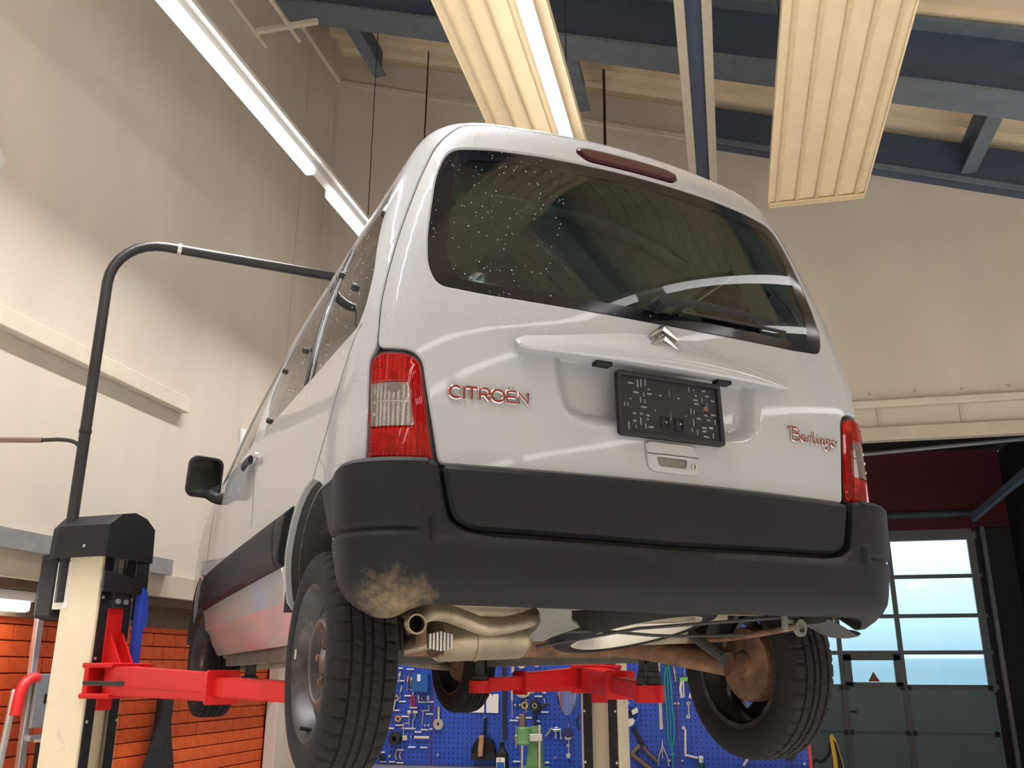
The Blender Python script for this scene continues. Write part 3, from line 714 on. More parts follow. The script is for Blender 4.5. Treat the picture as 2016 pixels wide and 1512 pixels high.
# ---------------------------------------------------------------- tailgate details
def strokes(name, lines, m, parent, o0, scale, off=.006, r=.0032, slant=0., flat=.6, m2=None):
    """raised lettering laid on the tailgate: polylines in letter units"""
    pr = None
    for chars in lines:
        bm = new()
        for L in chars:
            P = []
            for x, y in L:
                u = o0[0]+(x+slant*y)*scale[0]; s_ = o0[1]+y*scale[1]; P.append(So(u, s_, off))
            if len(P) > 2: P = smoothpath(P, 3) if name.startswith('script') else P
            nrm = Sn(o0[0]+L[0][0]*scale[0], o0[1]); tube(bm, P, [(r*flat, r)]*len(P), 8, True, nrm)
        o = obj(name, bm, m, parent, 60)
        if m2:
            bm2 = new()
            for L in chars:
                P = [So(o0[0]+(x+slant*y)*scale[0], o0[1]+y*scale[1], off+r*.45) for x, y in L]
                if len(P) > 2: P = smoothpath(P, 3) if name.startswith('script') else P
                tube(bm2, P, [(r*.3, r*.66)]*len(P), 6, True, Sn(*o0))
            obj('letter_face', bm2, m2, o, 60)
def arc(cx0, cy0, rx, ry, a0, a1, n=10): return [(cx0+rx*math.cos(R_(a0+(a1-a0)*k/n)), cy0+ry*math.sin(R_(a0+(a1-a0)*k/n))) for k in range(n+1)]
letters = []   # C I T R O E(diaeresis) N, each 1 high
def at(x, Ls): return [[(x+a, b) for a, b in L] for L in Ls]
letters.append(at(0, [arc(.5, .5, .5, .5, 50, 310, 14)]))
letters.append(at(1.14, [[(0, 0), (0, 1)]]))
letters.append(at(1.34, [[(0, 1), (.86, 1)], [(.43, 1), (.43, 0)]]))
letters.append(at(2.42, [[(0, 0), (0, 1), (.5, 1)], arc(.5, .73, .3, .27, 90, -90, 8)+[(0, .46)], [(.42, .46), (.82, 0)]]))
letters.append(at(3.42, [arc(.52, .5, .52, .5, 90, 450, 20)]))
letters.append(at(4.68, [[(.75, 1), (0, 1), (0, 0), (.75, 0)], [(0, .5), (.68, .5)], [(.18, 1.28), (.2, 1.28)], [(.5, 1.28), (.52, 1.28)]]))
letters.append(at(5.66, [[(0, 0), (0, 1), (.8, 0), (.8, 1)]]))
strokes('letter', letters, 'chrome', tail, (-.606, .845), (.0312, .030), r=.0052, m2='badge_red')
script = [
    [[(-.1, .93), (.3, 1.05), (.75, 1.02)], [(.36, 1.0), (.28, .5), (.18, 0)], [(.36, 1.0), (.85, .95), (.8, .62), (.32, .53), (.86, .48), (.84, .1), (.45, -.02), (.2, .05)]],
    [[(1.05, .25), (1.42, .33), (1.38, .5), (1.18, .48), (1.08, .2), (1.25, .02), (1.5, .12)]],
    [[(1.68, .5), (1.62, 0)], [(1.65, .28), (1.8, .48), (1.97, .48)]],
    [[(2.32, 1.0), (2.13, .12), (2.22, 0), (2.36, .08)]],
    [[(2.6, .5), (2.52, .08), (2.6, 0), (2.7, .08)], [(2.68, .74), (2.7, .78)]],
    [[(2.95, .5), (2.87, 0)], [(2.92, .28), (3.12, .5), (3.25, .42), (3.18, .06), (3.3, .02)]],
    [[(3.86, .45), (3.65, .5), (3.5, .28), (3.58, .05), (3.78, .15), (3.88, .48)], [(3.88, .48), (3.78, -.2), (3.55, -.4), (3.35, -.28)]],
    [arc(4.25, .26, .22, .25, 60, 420, 12)+[(4.5, .42), (4.65, .52)]],
]
strokes('script_letter', script, 'chrome', tail, (.432, .846), (.0430, .038), r=.0036, off=.005, m2='badge_red')
# double chevron emblem
for dz in (0, -.030):
    bm = new(); c = (.002, 1.128+dz)
    P = [(c[0]-.048, c[1]-.040), (c[0]-.044, c[1]-.046), (c[0], c[1]-.020), (c[0]+.044, c[1]-.046), (c[0]+.048, c[1]-.040), (c[0]+.002, c[1]), (c[0]-.002, c[1])]
    f = [bm.verts.new(So(u, s_, .018)) for u, s_ in P]; b = [bm.verts.new(So(u, s_, .001)) for u, s_ in P]; n = len(P)
    mid = bm.verts.new(So(c[0], c[1]-.011, .026)); ml = bm.verts.new(So(c[0]-.046, c[1]-.043, .019)); mr = bm.verts.new(So(c[0]+.046, c[1]-.043, .019))
    for q in ((f[1], f[2], mid, ml), (f[2], f[3], mr, mid), (f[5], f[4], mr, mid)[::-1], (f[6], f[0], ml, mid)): bm.faces.new(q)
    bm.faces.new((f[5], mid, f[6]))
    for i in range(n): bm.faces.new((f[i], f[(i+1) % n], b[(i+1) % n], b[i]))
    bmesh.ops.recalc_face_normals(bm, faces=bm.faces); obj('chevron_emblem', bm, 'chrome', tail)
# number plate holder with its punched slots
PWc = (.008, .881); PW, PH = .335, .176
def flatp(a, b, d):  # plane just proud of the recess
    return Vector((PWc[0]+a, .030-d+b*.03, PWc[1]+b))
slots = []
rs = random.Random(3)
def slot(x, y, w, h): slots.append([(x-w/2, y-h/2), (x+w/2, y-h/2), (x+w/2, y+h/2), (x-w/2, y+h/2)])
used_ = []
def free(x, y, w, h):
    for a, b, c, d in used_:
        if abs(x-a) < (w+c)/2+.004 and abs(y-b) < (h+d)/2+.004: return False
    used_.append((x, y, w, h)); return True
for sg in (-1, 1):
    for k in range(110):
        v_ = rs.random() < .55; w, h = (.0062, rs.uniform(.010, .026)) if v_ else (rs.uniform(.009, .022), .0062)
        x, y = sg*rs.uniform(.065, .148), rs.uniform(-.068, .070)
        if free(x, y, w, h): slot(x, y, w, h)
for x, y, w, h in ((-.03, .035, .012, .006), (.03, .034, .012, .006), (0, .045, .005, .022), (.0, -.02, .005, .026), (-.05, -.01, .008, .006), (.05, -.015, .008, .006)): 
    if free(x, y, w, h): slot(x, y, w, h)
ph = patch('number_plate_holder', rrect(-PW/2, -PH/2, PW/2, PH/2, .008), 'black_plastic', tail, slots, 0, 0, .0025, .05, place=flatp, smooth=False, bres=.03)
patch('mounting_face', rrect(-PW/2+.002, -PH/2+.002, PW/2-.002, PH/2-.002, .006), 'van_paint', ph, [], -.0035, 0, .004, .05, place=flatp, smooth=False)
patch('plate_rim', rrect(-PW/2-.003, -PH/2-.003, PW/2+.003, PH/2+.003, .010), 'black_plastic', ph, [rrect(-PW/2+.010, -PH/2+.010, PW/2-.010, PH/2-.010, .004)], .008, .002, .018, .05, place=flatp, smooth=False, bres=.03)
for x in (-.022, .024):
    patch('clip_box', rrect(x-.014, -.062, x+.014, -.024, .002), 'black_plastic', ph, [rrect(x-.010, -.058, x+.010, -.028, .001)], .004, 0, .006, .05, place=flatp, smooth=False)
    q = flatp(x, -.043, .004); obj('plate_screw', cyl(new(), q, q+Vector((0, -.003, 0)), .0025, n=8), 'steel', ph)
for x, y in ((.115, .012), ): q = flatp(x, y, .001); obj('plate_screw', cyl(new(), q, q+Vector((0, -.004, 0)), .008, n=12), 'rust', ph)
# tailgate handle with finger recess and lock
hd = patch('tailgate_handle', rounded([(-.068, .712), (-.05, .700), (.078, .700), (.092, .712), (.088, .778), (.070, .784), (-.060, .784), (-.074, .778)], .008), 'van_paint', tail,
           [rounded([(-.035, .716), (.05, .716), (.056, .742), (-.042, .742)], .010)], .008, .004, .010, .02, bres=.01)
patch('finger_recess', rounded([(-.035, .716), (.05, .716), (.056, .742), (-.042, .742)], .010), 'under_grey', hd, [], lambda U, s: .0015, 0, 0, .02)
bm = new(); tube(bm, [So(u, .748, .009) for u in np.linspace(-.072, .090, 8)], .0012, 5); obj('handle_split', bm, 'gap_rubber', hd)
q = So(.072, .722, .008); n_ = Sn(.072, .722); obj('lock', cyl(new(), q, q+n_*.005, .010, n=16), 'steel', hd)
obj('keyhole', B((0, 0, 0), (.002, .003, .010)), 'gap_rubber', hd, loc=q+n_*.005)
# wiper
bm = new(); a = So(.0, 1.192, .0); n0 = Sn(0, 1.192); cyl(bm, a, a+n0*.045, .022, .017, 18); wp = obj('wiper', bm, 'black_plastic', tail, True)
bm = new(); P = [So(u, 1.192+.022*(u/.46)+.010*math.sin(u*6), o) for u, o in ((0, .036), (.05, .04), (.15, .034), (.3, .026), (.44, .02))]
P = smoothpath(P, 4); tube(bm, P, [(.008-.004*i/len(P), .018-.011*i/len(P)) for i in range(len(P))], 10, True, n0); obj('wiper_arm', bm, 'black_plastic', wp, True)
bm = new(); P = [So(u, 1.184+.03*u, .008) for u in np.linspace(.08, .50, 12)]; tube(bm, P, [(.006, .005)]*12, 8, True, n0); obj('wiper_blade', bm, 'gap_rubber', wp, True)
# plate lamp cover under the strip
for u in (-.19, .20):
    bm = new(); q = So(u, .985, -.01); box(bm, q+Vector((0, -.012, 0)), (.05, .03, .012), 0, .003); obj('plate_lamp', bm, 'black_plastic', tail)
# ---------------------------------------------------------------- door mirror, door handle
mr = new()
Mm = AX((-.925, 2.60, 1.105), (1, .12, -.03), (.05, 0, 1))
pr_ = rrect(-.082, -.092, .082, .108, .04, 5)
def mring(k, d): return [Mm @ Vector((x*k, y*k, d)) for x, y in pr_]
ringsM = [mring(.95, .010), mring(1.0, .0), mring(1.0, -.03), mring(.85, -.075), mring(.5, -.10)]
vv = [[mr.verts.new(p) for p in r_] for r_ in ringsM]
for a, b in zip(vv, vv[1:]):
    for i in range(len(a)): mr.faces.new((a[i], b[i], b[(i+1) % len(a)], a[(i+1) % len(a)]))
mr.faces.new(vv[-1][::-1]); mr.faces.new(vv[0]); bmesh.ops.recalc_face_normals(mr, faces=mr.faces)
MR = obj('door_mirror', mr, 'black_plastic', VAN, 35)
g_ = new(); gv = [g_.verts.new(Mm @ Vector((x*.84, y*.84, .0125))) for x, y in pr_]; g_.faces.new(gv); bmesh.ops.recalc_face_normals(g_, faces=g_.faces); obj('mirror_glass', g_, 'mirror_glass', MR)
bm = new(); tube(bm, smoothpath([(-.90, 2.60, 1.03), (-.86, 2.58, 1.005), (-.82, 2.55, 1.01), (-.79, 2.55, 1.05)], 4), .028, 10); obj('mirror_stalk', bm, 'black_plastic', MR, True)
mc = copy_tree(MR); mc.parent = VAN; mc.scale = (-1, 1, 1)
for sg in (-1, 1):
    bm = new(); P = [So(sg*side_U(y, .985), .985+.012*math.sin((y-1.60)*12), .020) for y in np.linspace(1.60, 1.80, 8)]
    tube(bm, P, [(.010, .018)]*8, 10, True, (1, 0, 0)); dh = obj('door_handle', bm, 'black_plastic', VAN, True)
    q = So(sg*side_U(1.57, 1.0), 1.0, 0); obj('door_lock', cyl(new(), q, q+Vector((sg*.012, 0, 0)), .012, n=14), 'chrome', dh)
    # panel joints drawn as narrow rubber strips
    for pts in ([(.19, 1.05), (.30, .95), (.41, .845), (.51, .76), (.575, .705)], [(.51, .76), (.44, .724), (.43, .70)], [(1.60, 1.02), (1.57, .90), (1.55, .72)], [(2.86, 1.0), (2.93, .85), (2.96, .70)]):
        bm = new(); tube(bm, [So(sg*side_U(y, s_), s_, .0002) for y, s_ in resample(pts+pts[::-1], .05)[:int(len(resample(pts+pts[::-1], .05))/2)]], .0014, 5); obj('panel_seam', bm, 'seam_grey', VAN)
    q = So(sg*side_U(3.05, .70), .70, .0); obj('side_indicator', cyl(new(), q, q+Vector((sg*.010, 0, 0)), .022, .018, 12), 'lens_clear', VAN)
# small model badge on the side moulding
for sg in (-1, 1):
    fr = [(2.70, .60), (2.84, .60), (2.84, .535), (2.70, .535), (2.70, .60)]
    bm = new(); tube(bm, [So(sg*side_U(y, s_), s_, .0245) for y, s_ in fr], .003, 5); bd = obj('moulding_badge', bm, 'gap_rubber', VAN)
    for y in (2.725, 2.755, 2.785, 2.815):
        bm = new(); tube(bm, [So(sg*side_U(y, s_), s_, .0245) for s_ in (.548, .588)], .004, 5); obj('badge_letter', bm, 'gap_rubber', bd)
# ---------------------------------------------------------------- wheels
def wheel(x, y, z, sg, turn=0., R=.303, front=False):
    """axle along local z, outer face +z"""
    M = Matrix.Translation((x, y, z)) @ Matrix.Rotation(turn, 4, 'Z') @ Matrix.Rotation(sg*math.pi/2, 4, 'Y') @ Matrix.Rotation(.3+y, 4, 'Z')
    N = 240; hw = .0875
    prof = [(.206, -.070), (.206, -.082), (.222, -.089), (.245, -.0915), (.268, -.089), (.284, -.082), (.2935, -.0735), (.2985, -.066), (.300, -.060),
            (.301, -.052), (.3025, -.047), (.2955, -.045), (.2955, -.041), (.303, -.039), (.303, -.016), (.2955, -.014), (.2955, -.009), (.303, -.007), (.303, .007), (.2955, .009), (.2955, .014), (.303, .016), (.303, .039), (.2955, .041), (.2955, .045), (.3025, .047), (.301, .052),
            (.300, .060), (.2985, .066), (.2935, .0735), (.284, .082), (.268, .089), (.245, .0915), (.222, .089), (.206, .082), (.206, .070)]
    bm = new(); rings = []
    for r, h in prof:
        ring = []
        for k in range(N):
            rr = r*R/.303; ph = k % 6
            sh = abs(h) > .046 and r > .283
            if sh and ph == 0: rr -= .006
            if sh and ph in (1, 5): rr -= .0002
            if .015 < abs(h) < .040 and r > .30 and (k+int(abs(h)*150)) % 8 == 0: rr -= .005
            if abs(h) < .008 and r > .3 and k % 10 == 3: rr -= .004
            if .235 < r < .25: rr += 0
            a = 2*math.pi*(k+ (h*60 if sh is False and r > .29 else 0))/N
            ring.append(bm.verts.new((rr*math.cos(a), rr*math.sin(a), h)))
        rings.append(ring)
    for a, b in zip(rings, rings[1:]):
        for k in range(N): bm.faces.new((a[k], a[(k+1) % N], b[(k+1) % N], b[k]))
    bmesh.ops.recalc_face_normals(bm, faces=bm.faces); bmesh.ops.transform(bm, matrix=M, verts=bm.verts)
    T = obj('tyre', bm, 'tyre', VAN, 30)
    # pressed steel rim: barrel, flange, dished centre with slots
    bm = new(); n = 60
    lathe(bm, [(.190, -.078), (.212, -.082), (.212, -.076), (.200, -.070), (.196, -.060), (.182, -.045), (.178, .02), (.188, .045), (.196, .060), (.200, .070), (.212, .076), (.214, .082), (.206, .084), (.197, .072), (.190, .058), (.183, .045), (.176, .03)], n)
    bmesh.ops.recalc_face_normals(bm, faces=bm.faces); bmesh.ops.transform(bm, matrix=M, verts=bm.verts)
    Rm = obj('wheel_rim', bm, 'wheel_steel', VAN, 40)
    bm = new(); rp = [(.179, .030), (.170, .024), (.160, .030), (.135, .046), (.118, .056), (.104, .056), (.090, .048), (.075, .034), (.060, .030), (.042, .032), (.036, .044), (.020, .048), (.001, .048)]
    rings = [[bm.verts.new((r*math.cos(2*math.pi*k/n), r*math.sin(2*math.pi*k/n), h)) for k in range(n)] for r, h in rp]
    for i, (a, b) in enumerate(zip(rings, rings[1:])):
        for k in range(n):
            if i in (1, 2) and (k % 6) in (2, 3): continue          # ventilation slots
            bm.faces.new((a[k], a[(k+1) % n], b[(k+1) % n], b[k]))
    bmesh.ops.recalc_face_normals(bm, faces=bm.faces); bmesh.ops.transform(bm, matrix=M, verts=bm.verts)
    dc = obj('wheel_disc', bm, 'wheel_steel', Rm, 35)
    for k in range(4):
        a = math.pi/2*k+.4; bm = new(); cyl(bm, M @ Vector((.054*math.cos(a), .054*math.sin(a), .028)), M @ Vector((.054*math.cos(a), .054*math.sin(a), .048)), .011, .009, 6); obj('wheel_bolt', bm, 'rust', Rm)
    a = 1.9; bm = new(); cyl(bm, M @ Vector((.188*math.cos(a), .188*math.sin(a), .045)), M @ Vector((.18*math.cos(a), .18*math.sin(a), .082)), .005, n=8); obj('tyre_valve', bm, 'gap_rubber', Rm)
    for a in (.5, ): bm = new(); box(bm, (.203, 0, .074), (.012, .03, .010), 0, .003, M @ Matrix.Rotation(a, 4, 'Z')); obj('balance_weight', bm, 'steel', Rm)
    # brake drum behind
    bm = new(); lathe(bm, [(.001, -.055), (.035, -.055), (.045, -.045), (.10, -.045), (.118, -.040), (.122, -.032), (.122, .012), (.09, .024), (.001, .026)], 40); bmesh.ops.recalc_face_normals(bm, faces=bm.faces); bmesh.ops.transform(bm, matrix=M, verts=bm.verts)
    dm = obj('brake_drum', bm, 'rust', VAN, 35)
    return T
wheel(-.725, .645, .222, -1); wheel(.725, .645, .222, 1); wheel(-.715, 3.30, .285, -1, R_(3), R=.30); wheel(.715, 3.30, .285, 1, R_(3), R=.30)
# wheel arch liners
for (yc, zc, r) in (AR, AF):
    for sg in (-1, 1):
        bm = new(); pr = []
        for k in range(25):
            a = math.pi*k/24; pr.append((yc-(r+.004)*math.cos(a), zc+(r+.004)*math.sin(a)))
        o_ = [bm.verts.new((sg*.825, y, z)) for y, z in pr]; i_ = [bm.verts.new((sg*.50, y, z)) for y, z in pr]
        for k in range(24): bm.faces.new((o_[k], o_[k+1], i_[k+1], i_[k]))
        c_ = bm.verts.new((sg*.50, yc, zc)); 
        for k in range(24): bm.faces.new((i_[k], i_[k+1], c_))
        obj('wheel_arch_liner', bm, 'van_dark', VAN, 60)
# ---------------------------------------------------------------- underbody
bm = new(); box(bm, (0, 2.1, .375), (1.04, 3.2, .05), 0, .01); box(bm, (0, 2.05, .36), (1.52, 1.75, .10), 0, .02); box(bm, (0, .30, .40), (1.30, .42, .06), 0, .015); ub = obj('floor_pan', bm, 'under_dust', VAN)
for sg in (-1, 1):
    bm = new(); box(bm, (sg*.46, 2.0, .325), (.09, 2.6, .07), 0, .012); obj('chassis_rail', bm, 'under_dust', ub)
    bm = new(); box(bm, (sg*.70, 1.95, .27), (.02, 1.85, .07), 0, .004); obj('sill_flange', bm, 'under_grey', ub)
    bm = new(); box(bm, (sg*.63, 1.18, .285), (.16, .14, .06), 0, .01); box(bm, (sg*.63, 1.02, .30), (.10, .2, .08), 0, .015); obj('jacking_bracket', bm, 'under_grey', ub)
    bm = new(); box(bm, (sg*.60, 2.95, .30), (.22, .30, .05), 0, .01); obj('subframe_mount', bm, 'under_dust', ub)
    bm = new(); tube(bm, smoothpath([(sg*.18, 2.9, .27), (sg*.40, 3.1, .25), (sg*.62, 3.28, .24)], 4), .022, 8); obj('front_suspension_arm', bm, 'under_dust', ub)
    # rear trailing arm and axle tube end
    bm = new(); tube(bm, smoothpath([(sg*.40, 1.20, .30), (sg*.47, 1.0, .285), (sg*.56, .80, .25), (sg*.63, .66, .222)], 4), [(.045, .035)]*13, 12); obj('trailing_arm', bm, 'rust', ub, True)
    bm = new(); tube(bm, [(sg*.57, .60, .24), (sg*.50, .85, .40)], .022, 10); obj('damper', bm, 'van_dark', ub)
bm = new(); cyl(bm, (-.46, 1.16, .295), (.46, 1.16, .295), .045, n=16); obj('axle_tube', bm, 'rust', ub, True)
bm = new(); box(bm, (0, 1.42, .31), (1.2, .12, .07), 0, .015); box(bm, (.1, .98, .335), (.85, .20, .05), 0, .015); obj('cross_member', bm, 'under_dust', ub)
bm = new(); box(bm, (-.15, 2.3, .30), (.5, .9, .12), 0, .04); obj('fuel_tank', bm, 'van_dark', ub)
# spare wheel hung under the rear floor, nose down
Ms = Matrix.Translation((.21, .60, .392)) @ Matrix.Rotation(R_(-11), 4, 'X') @ Matrix.Rotation(R_(-6), 4, 'Y')
bm = new(); lathe(bm, [(.20, -.07), (.225, -.088), (.26, -.08), (.285, -.05), (.29, 0), (.285, .05), (.20, .06)], 48, Ms); sp = obj('spare_tyre', bm, 'tyre', VAN, 40)
bm = new(); lathe(bm, [(.208, -.072), (.213, -.08), (.205, -.083), (.196, -.074), (.19, -.058), (.176, -.045), (.172, -.02), (.12, -.012), (.06, -.03), (.03, -.03), (.001, -.03)], 48, Ms); bmesh.ops.recalc_face_normals(bm, faces=bm.faces); obj('spare_rim', bm, 'spare_rim', sp, 40)
cr = new()
tube(cr, [(.47, .12, .345), (.12, .42, .318), (-.10, .66, .27)], .005, 8); obj('spare_cradle', cr, 'van_dark', sp)
cr = new(); tube(cr, smoothpath([(.64, .30, .335), (.58, .48, .312), (.32, .56, .305), (.05, .50, .312), (-.13, .44, .305)], 4), .005, 8); obj('spare_cradle', cr, 'van_dark', sp)
cr = new(); tube(cr, smoothpath([(.60, .12, .345), (.58, .3, .32), (.56, .6, .30), (.5, .9, .30)], 4), .009, 8); obj('spare_cradle', cr, 'rust', sp)
# exhaust: tail pipe, bent pipe, silencer box, hanger shield
pp = smoothpath([(-.684, .100, .298), (-.680, .135, .302), (-.655, .165, .320), (-.616, .19, .333), (-.569, .21, .332), (-.513, .23, .319), (-.448, .25, .304), (-.37, .28, .312), (-.30, .31, .328), (-.24, .36, .345), (-.22, .46, .34)], 5)
bm = new(); tube(bm, pp, .0225, 18, False); tp = obj('tail_pipe', bm, 'exhaust_steel', VAN, 60)
bm = new(); tube(bm, pp[:6], .0195, 18, False); bmesh.ops.reverse_faces(bm, faces=bm.faces); obj('pipe_bore', bm, 'van_dark', tp, 60)
bm = new(); lathe(bm, [(.0195, 0), (.0232, 0), (.0232, .006), (.0195, .006)], 18, AX((-.684, .099, .298), (1, 0, 0), (0, 0, -1)), True); obj('pipe_lip', bm, 'exhaust_steel', tp, True)
bm = new(); ax = [(-.445, .64, .285), (-.43, .64, .285), (-.19, .60, .295), (-.175, .60, .295)]; tube(bm, ax, [(.05, .08), (.062, .10), (.062, .10), (.045, .075)], 24, True, (0, 0, 1)); obj('silencer_box', bm, 'exhaust_steel', tp, 50)
bm = new(); tube(bm, [(-.335, .625, .289), (-.322, .623, .29)], [(.065, .104)]*2, 24, True, (0, 0, 1)); obj('silencer_band', bm, 'exhaust_steel', tp, 50)
bm = new(); tube(bm, smoothpath([(-.44, .64, .285), (-.50, .72, .27), (-.47, .95, .27), (-.40, 1.2, .28), (-.3, 1.8, .29), (-.2, 2.6, .29)], 5), .024, 12); obj('front_pipe', bm, 'exhaust_steel', tp, True)
bm = new(); box(bm, (-.615, .265, .295), (.025, .02, .08), 0, .006); obj('rusty_bracket', bm, 'rust', tp)
bm = new()
for k in range(7): box(bm, (-.545+.010*k, .40, .272), (.006, .02, .05-.004*abs(k-3)), 0)
obj('corrugated_shield', bm, 'alu', tp)
# grey plastic tow / cradle shield
bm = new(); sh = [(-.385, .10, .352), (-.285, .10, .358), (-.246, .16, .342), (-.19, .26, .325), (-.121, .34, .313), (-.171, .42, .288), (-.186, .44, .277), (-.218, .44, .276), (-.253, .40, .288), (-.262, .33, .305), (-.278, .27, .322), (-.32, .19, .338)]
f0 = [bm.verts.new(p) for p in sh]; f1 = [bm.verts.new((p[0], p[1]+.012, p[2]+.012)) for p in sh]
bm.faces.new(f0); bm.faces.new(f1[::-1])
for i in range(len(sh)): bm.faces.new((f0[i], f0[(i+1) % len(sh)], f1[(i+1) % len(sh)], f1[i]))
bmesh.ops.recalc_face_normals(bm, faces=bm.faces); obj('cradle_bracket', bm, 'under_grey', VAN)
# towing eye and hook on the right
bm = new(); lathe(bm, [(.014, -.006), (.024, -.006), (.024, .006), (.014, .006)], 18, AX((.47, .12, .312), (1, .2, 0), (0, 0, 1)), True); te = obj('towing_eye', bm, 'under_grey', VAN, True)
bm = new(); box(bm, (.425, .13, .325), (.018, .012, .045), 0, .003); box(bm, (.44, .13, .33), (.04, .01, .012), 0, .002); obj('hook', bm, 'under_grey', te)
bm = new(); tube(bm, smoothpath([(.52, .12, .335), (.60, .14, .312), (.66, .17, .300), (.71, .20, .305)], 4), [(.012, .05)]*13, 12, True, (0, 0, 1)); obj('bumper_bracket', bm, 'van_dark', VAN, True)
# cabin: roof bows, floor, seats, side trims
for y in (.72, 1.45, 2.05):
    bm = new(); P = []
    for k in range(13):
        x = -.60+1.2*k/12; P.append((x, y, 1.832-.055*(abs(x)/.6)**2.6*2.2))
    tube(bm, P, [(.014, .045)]*13, 10, True, (0, 0, 1)); obj('roof_bow', bm, 'van_inside', inner, 50)
bm = new(); box(bm, (0, 1.9, .62), (1.5, 3.2, .04)); obj('cargo_floor', bm, 'van_dark', inner)
for sg in (-1, 1):
    bm = new(); box(bm, (sg*.36, 1.75, 1.0), (.50, .12, .70), 0, .05); box(bm, (sg*.36, 1.77, 1.44), (.26, .09, .18), 0, .04); obj('seat_back', bm, 'black_fabric', inner)
    for y, z in ((.62, 1.56), (1.25, 1.58)):
        bm = new(); box(bm, (sg*.655, y, z), (.02, .09, .045), 0, .008); obj('trim_clip', bm, 'van_dark', inner)
    bm = new(); tube(bm, [(sg*.60, .40, 1.62), (sg*.68, .34, 1.30), (sg*.71, .30, 1.02)], [(.05, .012)]*3, 10, True, (0, 1, 0)); obj('pillar_trim', bm, 'van_inside', inner, 50)
    bm = new(); P = smoothpath([(sg*.70, .42, 1.50), (sg*.715, .55, 1.45), (sg*.72, .68, 1.41)], 4); tube(bm, P, .013, 8); obj('grab_strap', bm, 'van_dark', inner, True)
# water drops on the roof edge, tailgate and windows: too many to count
rs = random.Random(11); bm = new()
glass('water', (.95, .97, .98), 1.0, ((.9, .92, .94), .25), .03, 1.33)
base = bmesh.new(); bmesh.ops.create_icosphere(base, subdivisions=1, radius=1.0); bv = [v.co.copy() for v in base.verts]; bf = [[v.index for v in f.verts] for f in base.faces]; base.free()
for k in range(760):
    if k < 300: U, s_ = rs.uniform(-.80, -.30), rs.uniform(1.0, 1.78)
    elif k < 520: U, s_ = rs.uniform(-.78, .7), rs.choice((rs.uniform(1.0, 1.16), rs.uniform(1.70, 1.82)))
    else: U, s_ = -rs.uniform(.85, 2.2), rs.uniform(.95, 1.66)
    a = So(U, s_, .0015); r = rs.uniform(.0009, .0021); vv = [bm.verts.new(a+p*r) for p in bv]
    for f in bf: bm.faces.new([vv[i] for i in f])
obj('water_drops', bm, 'water', VAN, True, kind='stuff')
